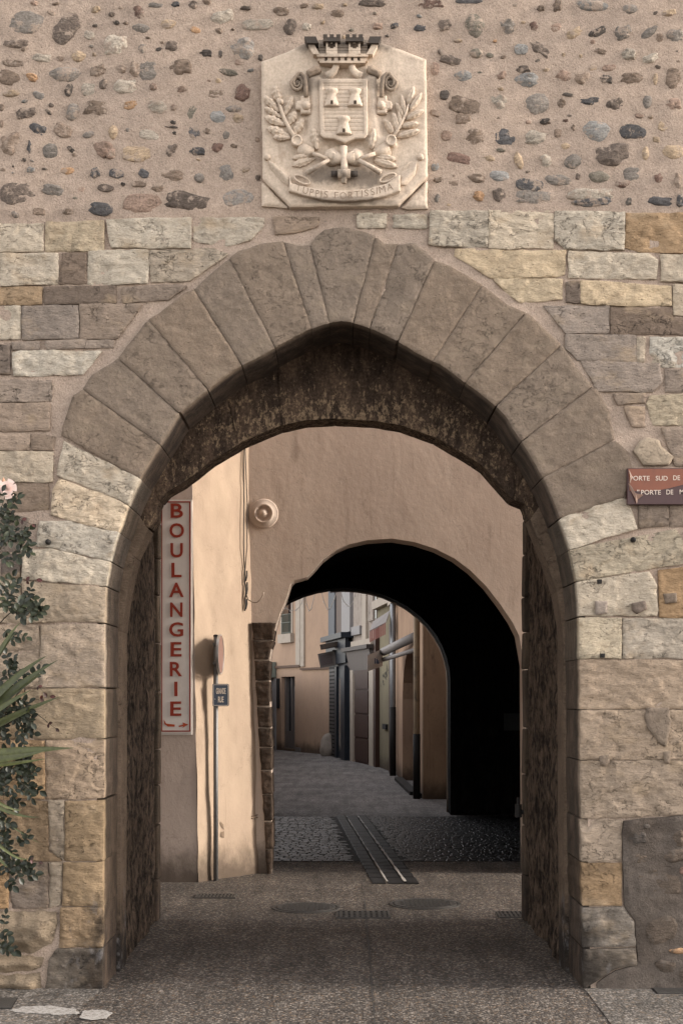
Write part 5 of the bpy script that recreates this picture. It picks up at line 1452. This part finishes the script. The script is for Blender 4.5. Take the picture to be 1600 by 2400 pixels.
for k in range(7):
    a = math.pi * k / 6; lg.add(*boxv(pv.x - .012 + .07 * math.cos(a), pv.x + .012 + .07 * math.cos(a), pv.y - .006, pv.y, pv.z - .04, pv.z - .03 + .08 * math.sin(a) + .02))
lg.build('valance_emblem', mat_flat('blue emblem', alb(110, 118, 140), .7), vl)
V = [ca + Vector((0, 0, .05)), cb + Vector((0, 0, .05)), pb + Vector((0, 0, .05)), W(880, 1526, 31.3)]
V = [ca, cb, pb + Vector((.05, 0, .02)), pb + Vector((-.05, .35, .04))]
mk('cloth', [tuple(v) for v in V] + [tuple(v - Vector((0, 0, .012))) for v in V], [[0, 1, 2, 3], [4, 7, 6, 5], [0, 4, 5, 1], [1, 5, 6, 2], [2, 6, 7, 3], [3, 7, 4, 0]], AWW, aw)
ra = thing('striped_awning', l3.pt(.2, 3.4, .3), 'small faded red striped awning above the white valance', 'awning')
qa, qb, qc, qd = W(866, 1478, 29.6), W(904, 1458, 29.0), W(914, 1430, 29.3), W(874, 1456, 30.2)
mk('canopy', [tuple(v) for v in (qa, qb, qc, qd)] + [tuple(v - Vector((0, 0, .03))) for v in (qa, qb, qc, qd)], [[0, 1, 2, 3], [4, 7, 6, 5], [0, 4, 5, 1], [1, 5, 6, 2], [2, 6, 7, 3], [3, 7, 4, 0]], AWG, ra)
for k in range(9):
    f0, f1 = k / 9, (k + .8) / 9
    a, b = qa.lerp(qb, f0), qa.lerp(qb, f1)
    V = [a, b, b - Vector((0, 0, .26)), a - Vector((0, 0, .26))]
    mk('stripe', [tuple(v) for v in V] + [tuple(v + Vector((0, .02, 0))) for v in V], [[0, 3, 2, 1], [4, 5, 6, 7], [0, 1, 5, 4], [2, 3, 7, 6], [1, 2, 6, 5], [0, 4, 7, 3]], mat_flat('faded red stripe', alb(146, 92, 82), .8, .2) if k == 0 else bpy.data.materials['faded red stripe'], ra)
gcol = mat_flat('pale garland wire', alb(196, 186, 176), .6, .1); blb = mat_flat('clear bulbs', (.45, .44, .42), .3, .05)
for i, (pts, lab) in enumerate((([(662, 1420), (680, 1432), (700, 1428), (722, 1380)], 'fairy light string hanging by the salmon house window'),
                                ([(712, 1360), (718, 1418), (727, 1436), (736, 1400), (742, 1372)], 'fairy light string looping beside the white pilaster strip'),
                                ([(750, 1370), (758, 1410), (770, 1434), (784, 1402), (794, 1370)], 'fairy light string with bright bulbs by the blue grey shutter'),
                                ([(794, 1366), (803, 1408), (818, 1424), (828, 1410), (834, 1384)], 'fairy light string hanging in front of the pale grey shutter'))):
    P = [W(x, y, 33.5) for x, y in pts]
    g = thing('fairy_lights', tuple(P[0]), lab, 'string lights', 'fairy lights strung across the far street')
    QP = []
    for k in range(len(P) - 1):
        for t in (0, .33, .66): QP.append(P[k].lerp(P[k + 1], t))
    QP.append(P[-1]); QP = [QP[0]] + [(QP[k - 1] + QP[k] * 2 + QP[k + 1]) / 4 for k in range(1, len(QP) - 1)] + [QP[-1]]
    V, Fc = tube(QP, .009, 5); mk('wire', V, Fc, gcol, g, True)
    for k in range(1, len(QP), 2):
        V, Fc = lathe([(.003, .0), (.011, -.012), (.012, -.024), (.002, -.036)], QP[k], 'z', 6); mk('bulb', V, Fc, blb, g, True)

# ------------------------------------------------------------------ ground details
lane = tag(mk('lane', [(-1.6, AD - 7.07, .004), (2.66, AD - 7.07, .004), (2.66, 11.348, .004), (-1.6, 11.348, .004)], [[0, 1, 2, 3]], mat_flat('dark joint earth', (.02, .019, .018), .8, .3, .3, 20)), 'dark cobbled lane with a slab gutter under the tunnel', None, None, 'structure')
def cob(x, y, w, l, h, rot):
    a = .82
    pts = [(-1, -1), (1, -1), (1, 1), (-1, 1)]
    V = []
    for s_, z in ((1.0, -.01), (1.0, h * .55), (.80, h)):
        for px, py in pts:
            rx, ry = px * w / 2 * s_, py * l / 2 * s_
            V.append((x + rx * math.cos(rot) - ry * math.sin(rot), y + rx * math.sin(rot) + ry * math.cos(rot), z + (0 if s_ == 1 else R.uniform(-.0015, .0015))))
    Fc = [[8, 9, 10, 11]]
    for i in range(2):
        for k in range(4): Fc.append([i * 4 + k, i * 4 + (k + 1) % 4, i * 4 + 4 + (k + 1) % 4, i * 4 + 4 + k])
    return V, Fc
g0, g1 = G(912, 2072), G(820, 1925)                       # axis of the gutter
def gut_x(y): return g0[0] + (g1[0] - g0[0]) * (y - g0[1]) / (g1[1] - g0[1])
coba = []
y = AD - 7.05
row = 0
while y < 11.30:
    x = -1.58 + (row % 2) * .07
    l = R.uniform(.075, .095)
    while x < 2.6:
        w = R.uniform(.09, .135)
        if not (gut_x(y) - .24 < x + w / 2 < gut_x(y) + .30): coba.append((x + w / 2, y + l / 2, w - .012, l - .012, R.uniform(.005, .009), R.uniform(-.04, .04)))
        x += w
    y += l; row += 1
coba.sort(key=lambda c: c[1] + (0 if c[0] > -.72 else 9))
for c in coba[:300]:
    V, Fc = cob(*c); mk('cobblestone', V, Fc, M['cobble'], lane, False)
st = MB()
for c in coba[300:]: st.add(*cob(*c))
tag(st.build('cobblestones', M['cobble'], lane), None, None, None, 'stuff')
y = 4.45
while y < 11.3:
    l = R.uniform(.26, .40)
    for dx_, w in ((-.09, .14), (.07, .16), (.22, .13)):
        xx = gut_x(y + l / 2) + dx_
        V, Fc = cob(xx, y + l / 2, w - .012, l - .012, .016 if abs(dx_) > .1 else .010, -.02)
        V = [(a + (gut_x(b) - gut_x(y + l / 2)), b, c) for a, b, c in V]
        mk('gutter_slab', V, Fc, M['slab'], lane)
    y += l
for dx_, wd_ in ((-.015, .014), (.152, .024)):
    V = []; n = 40
    for k in range(n + 1):
        yy_ = 4.5 + 6.8 * k / n; wj = wd_ * R.uniform(.2, 1.4)
        V += [(gut_x(yy_) + dx_ - wj / 2 + R.uniform(-.004, .004), yy_, .0195), (gut_x(yy_) + dx_ + wj / 2, yy_, .0195)]
    mk('gutter_joint', V, [[2 * k, 2 * k + 1, 2 * k + 3, 2 * k + 2] for k in range(n)], M['pale_joint'], lane)

CI = mat_flat('worn cast iron', (.07, .065, .06), .6, .4, .5, 60, .5, .4)
def disc_cover(px, py, rx, label):
    c = G(px, py); g = thing('manhole_cover', (c[0], c[1], 0), label, 'manhole cover')
    V, Fc = lathe([(rx + .03, -.01), (rx + .03, .006), (rx + .005, .007), (rx + .004, .002), (rx - .004, .002), (rx - .004, .008)], (c[0], c[1], 0), 'z', 36)
    mk('rim', V, Fc[:-1], CI, g)
    V, Fc = lathe([(rx - .005, .0), (rx - .006, .010), (rx - .03, .011), (rx - .035, .009)], (c[0], c[1], 0), 'z', 36); lid = mk('lid', V, Fc, CI, g)
    kb = MB()
    for i in range(-6, 7):
        for j in range(-6, 7):
            x_, y_ = i * rx / 7, j * rx / 7
            if x_ * x_ + y_ * y_ < (rx - .05) ** 2: kb.add(*boxv(c[0] + x_ - .012, c[0] + x_ + .012, c[1] + y_ - .012, c[1] + y_ + .012, .008, .013))
    kb.build('tread_pattern', CI, lid)
disc_cover(718, 2128, .25, 'round iron manhole cover left of the slotted drain')
disc_cover(996, 2119, .27, 'round iron manhole cover right of the slotted drain')
def grate(px0, px1, py0, py1, nb, rows, label, name='drain_grate'):
    a, b = G(px0, py1), G(px1, py0); x0_, x1_, y0_, y1_ = a[0], b[0], a[1], b[1]
    g = thing(name, ((x0_ + x1_) / 2, (y0_ + y1_) / 2, 0), label, 'drain')
    mb = MB(); t = .02
    for q_ in ((x0_, x1_, y0_, y0_ + t), (x0_, x1_, y1_ - t, y1_), (x0_, x0_ + t, y0_ + t, y1_ - t), (x1_ - t, x1_, y0_ + t, y1_ - t)): mb.add(*boxv(*q_, -.01, .010))
    fr_ = mb.build('frame', CI, g)
    box('pit', x0_ + t, x1_ - t, y0_ + t, y1_ - t, -.02, .0045, DGR, g)  # flat plate under the bars, dark in place of the pit's shade
    for k in range(nb):
        xx = x0_ + t + (x1_ - x0_ - 2 * t) * (k + .5) / nb; ww = (x1_ - x0_ - 2 * t) / nb * .27
        box('bar', xx - ww, xx + ww, y0_ + t, y1_ - t, .0045, .0095, CI, g)
    for k in range(rows):
        yy_ = y0_ + t + (y1_ - y0_ - 2 * t) * (k + 1) / (rows + 1)
        box('cross_bar', x0_ + t, x1_ - t, yy_ - .01, yy_ + .01, .0046, .0102, CI, g)
grate(786, 912, 2137, 2153, 9, 3, 'slotted iron drain in the middle of the gateway floor')
grate(456, 556, 2097, 2106, 10, 1, 'small rectangular iron grate near the pale pier')
grate(1170, 1232, 2138, 2152, 6, 1, 'narrow dark iron drain at the right jamb of the passage')
def cover(pts, label):
    P = [G(*p) for p in pts]; c = np.mean(P, 0)
    g = thing('utility_cover', (c[0], c[1], 0), label, 'utility cover')
    plate('lid', P, [], lambda u, v, w: (u, v, .010 - w), .012, CI, g)
    plate('rim', [(c[0] + (x - c[0]) * 1.05, c[1] + (y - c[1]) * 1.06) for x, y in P], [], lambda u, v, w: (u, v, .007 - w), .008, M['slab'], g)
    return g
cover([(-60, 2366), (26, 2366), (40, 2342), (-50, 2342)], 'dark flat iron cover in the pavement at lower left')
cover([(1540, 2331), (1690, 2328), (1660, 2306), (1519, 2309)], 'dark flat iron cover in the pavement at lower right')
# white paint left on the pavement
def paint_mat():
    n = NT('worn white paint'); p = n.pos()
    c = n.mix(n.ramp(n.noise(p, 60, 5, .7), .35, .6), alb(150, 142, 134), alb(205, 200, 194))
    return n.done(c, .8, n.bump(n.noise(p, 120, 3), .4, .004), .2)
PM_ = paint_mat()
for pts in ([(22, 2372), (60, 2362), (120, 2360), (175, 2368), (188, 2378), (150, 2382), (90, 2379), (50, 2376)], [(196, 2372), (240, 2370), (264, 2376), (250, 2390), (210, 2394), (190, 2388)]):
    P = [G(*p) for p in pts]
    P = [tuple(p_) for p_ in resample(P, .02)]
    P = [(x + .012 * float(vnoise(np.array(x * 40), np.array(y * 40), 3)), y + .012 * float(vnoise(np.array(x * 40), np.array(y * 40), 4))) for x, y in P]
    tag(plate('paint_patch', P, [], lambda u, v, w: (u, v, .0085 - w), .002, PM_), None, None, None, 'structure')
# seam of the asphalt through the gate
sm = [G(854, 2112), G(860, 2180), G(868, 2260), G(872, 2330), G(880, 2410)]
V = []; SP = resample(np.array(sm), .06)[:-1]
SP = [p_ for p_ in SP if True]
SP = [tuple(at(sm, t * (len(sm) - 1) / 60)) for t in range(60)]
for x, y_ in SP: V += [(x - .005 + R.uniform(-.004, .004), y_, .0046), (x + .005 + R.uniform(-.004, .004), y_, .0046)]
tag(mk('asphalt_seam', V, [[2 * k, 2 * k + 1, 2 * k + 3, 2 * k + 2] for k in range(len(SP) - 1)], mat_flat('bitumen seam', (.045, .041, .038), .7, .3)), None, None, None, 'structure')

# ------------------------------------------------------------------ plants on the left
def leaf_mat(name, c1, c2, rough=.45):
    n = NT(name); p = n.pos()
    r = n.oi.outputs['Random']
    col = n.mix(r, alb(*c1), alb(*c2))
    col = n.mul(col, n.ramp(n.noise(p, 40, 3), .3, .7, .75, 1.15))
    return n.done(col, rough, None, .4)
LG = leaf_mat('rose leaf green', (36, 43, 29), (68, 75, 51)); LR = leaf_mat('young red leaf', (86, 34, 32), (70, 46, 36))
def leafmesh(m):
    nu, nv = 4, 5; V = []
    for j in range(nv + 1):
        t = j / nv; w = .5 * math.sin(math.pi * min(1, .05 + t * .93)) ** .8 * .72
        for i in range(nu + 1):
            s_ = (i / nu - .5) * 2
            V.append((s_ * w, t, .10 * abs(s_) - .28 * (t - .5) ** 2 + .02 * math.sin(t * 9 + s_ * 3)))
    me = bpy.data.meshes.new('leaf')
    me.from_pydata(V, [], [[j * (nu + 1) + i, j * (nu + 1) + i + 1, (j + 1) * (nu + 1) + i + 1, (j + 1) * (nu + 1) + i] for j in range(nv) for i in range(nu)])
    me.polygons.foreach_set('use_smooth', np.ones(len(me.polygons), bool)); me.materials.append(m)
    return me
LM, LMR = leafmesh(LG), leafmesh(LR)
RD = 7.80
rz0 = W(-70, 2330, RD)
rose = thing('rose_bush', (rz0.x, -.2, 0), 'dark leaved climbing rose with one pale pink bloom at the left edge', 'rose')
STM = mat_flat('rose stem', alb(66, 58, 44), .7, .25, .3, 20)
stems = [[(-70, 2330), (-62, 2000), (-40, 1700), (-52, 1420), (-24, 1260), (2, 1196), (14, 1160)],
         [(-90, 2330), (-80, 1900), (-20, 1720), (30, 1690), (70, 1660), (112, 1692)],
         [(-70, 2330), (-60, 1640), (-10, 1470), (30, 1430), (70, 1420)], [(-62, 2000), (-20, 1860), (30, 1820), (70, 1850)],
         [(-70, 2200), (-30, 2060), (10, 2010), (44, 2030)], [(-75, 2330), (-30, 2240), (4, 2200)], [(-52, 1420), (-10, 1390), (40, 1395), (82, 1440)], [(-20, 1720), (30, 1640), (74, 1590), (80, 1562)],
         [(-24, 1260), (10, 1240), (40, 1212)], [(-10, 1300), (20, 1262), (44, 1240)]]
def P3(x, y, o=0.0):
    v = W(x, y, RD - o); return v
for s_ in stems:
    P = [P3(x, y, R.uniform(-.03, .05)) for x, y in s_]
    Q = []
    for k in range(len(P) - 1):
        for t in (0, .25, .5, .75): Q.append(P[k].lerp(P[k + 1], t))
    Q.append(P[-1])
    for _ in range(2): Q = [Q[0]] + [(Q[k - 1] + Q[k] * 2 + Q[k + 1]) / 4 for k in range(1, len(Q) - 1)] + [Q[-1]]
    V, Fc = tube(Q, [.006 - .0042 * k / len(Q) for k in range(len(Q))], 6); mk('stem', V, Fc, STM, rose, True)
nleaf = 0
LEAFV = [tuple(v.co) for v in LM.vertices]; LEAFF = [list(f.vertices) for f in LM.polygons]; EXTRA = MB()
def put_leaf(p, direc, size, red=False, roll=None):
    global nleaf
    o = bpy.data.objects.new('leaf', LMR if red else LM)
    yv = Vector(direc).normalized(); zv = Vector((R.uniform(-.7, .7), -1, R.uniform(-.1, 1.0)))
    xv = yv.cross(zv).normalized(); zv = xv.cross(yv)
    m3 = Matrix((xv, yv, zv)).transposed()
    if nleaf >= 292:
        bpy.data.objects.remove(o)
        EXTRA.add([Vector(p) + m3 @ (Vector(v) * size) for v in LEAFV], LEAFF); return
    o.rotation_euler = m3.to_euler(); o.scale = (size, size, size)
    link(o, rose, p); nleaf += 1
def spray(x, y, ang, n=5, red=False, sz=.034):
    """a compound leaf: leaflets in pairs along a stalk, one at the end"""
    L = R.uniform(26, 38)
    base = P3(x, y, R.uniform(-.04, .12)); d2 = Vector((math.cos(ang), R.uniform(-.35, .2), math.sin(ang)))
    tip = base + d2 * (L * D0 / F)
    V, Fc = tube([base, tip], .0012, 4); mk('leaf_stalk', V, Fc, STM, rose)
    put_leaf(tip, d2 + Vector((0, 0, -.2)), sz * R.uniform(.9, 1.2), red)
    for k in range(n // 2):
        t = .35 + .4 * k; pt = base.lerp(tip, min(t, .95))
        side = Vector((-d2.z, 0, d2.x))
        for sg_ in (-1, 1): put_leaf(pt, d2 * .55 + side * sg_ * R.uniform(.7, 1) + Vector((0, R.uniform(-.3, .3), -.15)), sz * R.uniform(.75, 1.05), red)
clus = [((8, 1205, 24, 40), 8), ((20, 1280, 30, 40), 6), ((40, 1256, 12, 20), 3), ((16, 1405, 30, 30), 8), ((56, 1428, 30, 28), 7), ((20, 1470, 24, 14), 2), ((16, 1576, 40, 20), 5), ((20, 1690, 42, 36), 15), ((10, 1650, 26, 20), 4),
        ((12, 1790, 36, 24), 6), ((40, 1840, 42, 36), 9), ((0, 1850, 24, 40), 4), ((16, 1985, 28, 26), 5), ((30, 2040, 34, 26), 6), ((4, 2195, 14, 28), 4), ((-6, 1940, 16, 30), 3), ((60, 1595, 20, 14), 1)]
for x, y, a in ((40, 1214, -.4), (50, 1362, 0.1), (84, 1600, -.9), (84, 1640, .2), (106, 1690, -.6), (62, 2012, -.2)):
    spray(x, y, a, 3, True, .028)
for (x, y, rx, ry), n in clus:
    for k in range(int(n * 1.7)):
        spray(x + R.uniform(-rx, rx) * .8, y + R.uniform(-ry, ry) * .8, R.uniform(-1.2, 1.9) if x > 10 else R.uniform(-2, 2), 5, False, R.uniform(.034, .048))
tag(EXTRA.build('foliage', LG, rose, True), None, None, None, 'stuff')
# bloom and bud
bl = P3(17, 1146, .03)
PNK = mat_flat('pale pink petal', alb(238, 214, 204, .9), .6, .06)
for k in range(26):
    ring = k // 7; a = k * 2.4; tilt_ = (.25, .6, 1.0, 1.35)[min(ring, 3)]
    rr = .010 + .006 * ring
    V = []
    for j in range(4):
        t = j / 3
        for i in range(4):
            s_ = (i / 3 - .5) * 2
            ca_, sa_ = math.cos(a + s_ * .55 * (1 - .3 * t)), math.sin(a + s_ * .55 * (1 - .3 * t))
            r_ = rr * (.35 + t * (.6 + .9 * math.sin(tilt_))) + .006 * t * t * ring * .5
            V.append((bl.x + r_ * ca_, bl.y - .004 - .022 * t * math.cos(tilt_), bl.z + r_ * sa_))
    if k == 0: fl = mk('bloom', V, [[j * 4 + i, j * 4 + i + 1, (j + 1) * 4 + i + 1, (j + 1) * 4 + i] for j in range(3) for i in range(3)], PNK, rose, True)
    else: mk('petal', V, [[j * 4 + i, j * 4 + i + 1, (j + 1) * 4 + i + 1, (j + 1) * 4 + i] for j in range(3) for i in range(3)], PNK, fl, True)
bb = P3(9, 1128, .02)
V, Fc = lathe([(.002, -.012), (.008, -.006), (.010, .004), (.006, .014), (.001, .022)], bb, 'z', 10); mk('bud', V, Fc, mat_flat('peach bud', alb(222, 170, 140), .6, .1), rose, True)
bb = P3(32, 1164, .02)
V, Fc = lathe([(.002, -.010), (.006, -.004), (.006, .006), (.001, .014)], bb, 'z', 8); mk('bud', V, Fc, PNK, rose, True)

# yucca
yc = W(-150, 1800, 7.6)
yuc = thing('yucca', (yc.x, yc.y, 0), 'spiky green yucca reaching into view from the left', 'yucca')
YM = leaf_mat('yucca blade', (74, 80, 46), (100, 104, 62), .4)
V, Fc = tube([(yc.x, yc.y, -.02), (yc.x + .02, yc.y, .5), (yc.x, yc.y, yc.z + .05)], [.07, .06, .05], 10); mk('trunk', V, Fc, mat_flat('yucca trunk', alb(120, 100, 80), .9, .3, .8, 12), yuc, True)
blades = [((-8, 1530), (50, 1457), 11), ((-20, 1555), (40, 1480), 9), ((0, 1612), (112, 1536), 17), ((0, 1634), (138, 1546), 17), ((0, 1650), (107, 1573), 15), ((0, 1662), (74, 1617), 13), ((0, 1692), (143, 1632), 17), ((0, 1762), (175, 1753), 22),
          ((0, 1786), (116, 1756), 18), ((0, 1792), (112, 1778), 10), ((0, 1894), (53, 1898), 7), ((0, 1905), (95, 1915), 9), ((10, 1932), (101, 1979), 4), ((0, 2002), (70, 2012), 7), ((0, 2020), (20, 2028), 8)]
extra = [(-260 + 18 * k, 1500 + 24 * (k % 5)) for k in range(10)] + [(-330, 1760), (-320, 1840), (-290, 1940), (-240, 1990)]
def blade(base, mid, tip, w):
    V = []; n = 10; Fc = []
    b0_, m0_, t0_ = map(Vector, (base, mid, tip))
    prev = None
    for k in range(n + 1):
        t = k / n
        p_ = b0_ * (1 - t) ** 2 + m0_ * (2 * t * (1 - t)) + t0_ * t * t
        tg_ = ((m0_ - b0_) * (1 - t) + (t0_ - m0_) * t).normalized()
        sd_ = tg_.cross(Vector((0, -1, .35))).normalized()
        up_ = sd_.cross(tg_)
        ww = w * (.55 + .9 * t if t < .45 else .955 * (1 - ((t - .45) / .55) ** 1.6) + .01)
        V += [p_ - sd_ * ww / 2 + up_ * ww * .22, p_, p_ + sd_ * ww / 2 + up_ * ww * .22]
    for k in range(n):
        for i in range(2): Fc.append([k * 3 + i, k * 3 + i + 1, k * 3 + 4 + i, k * 3 + 3 + i])
    return V, Fc
heart = W(-150, 1790, 7.6)
for (b_, t_, w_) in blades:
    D_ = 7.6 + R.uniform(-.06, .10)
    mid = W(b_[0], b_[1], D_); tip_ = W(t_[0], t_[1], D_ + R.uniform(-.05, .06)); mid = mid + (mid - (heart.lerp(tip_, .5))) * .35
    V, Fc = blade(heart + Vector((R.uniform(-.02, .02), R.uniform(-.02, .02), R.uniform(-.05, .06))), mid, tip_, w_ * D0 / F * 1.15); mk('blade', V, Fc, YM, yuc, True)
for (x, y_) in extra:
    tip_ = W(x, y_, 7.6 + R.uniform(-.4, .1)); V, Fc = blade(heart, heart.lerp(tip_, .5) + Vector((0, 0, .05)), tip_, .035); mk('blade', V, Fc, YM, yuc, True)
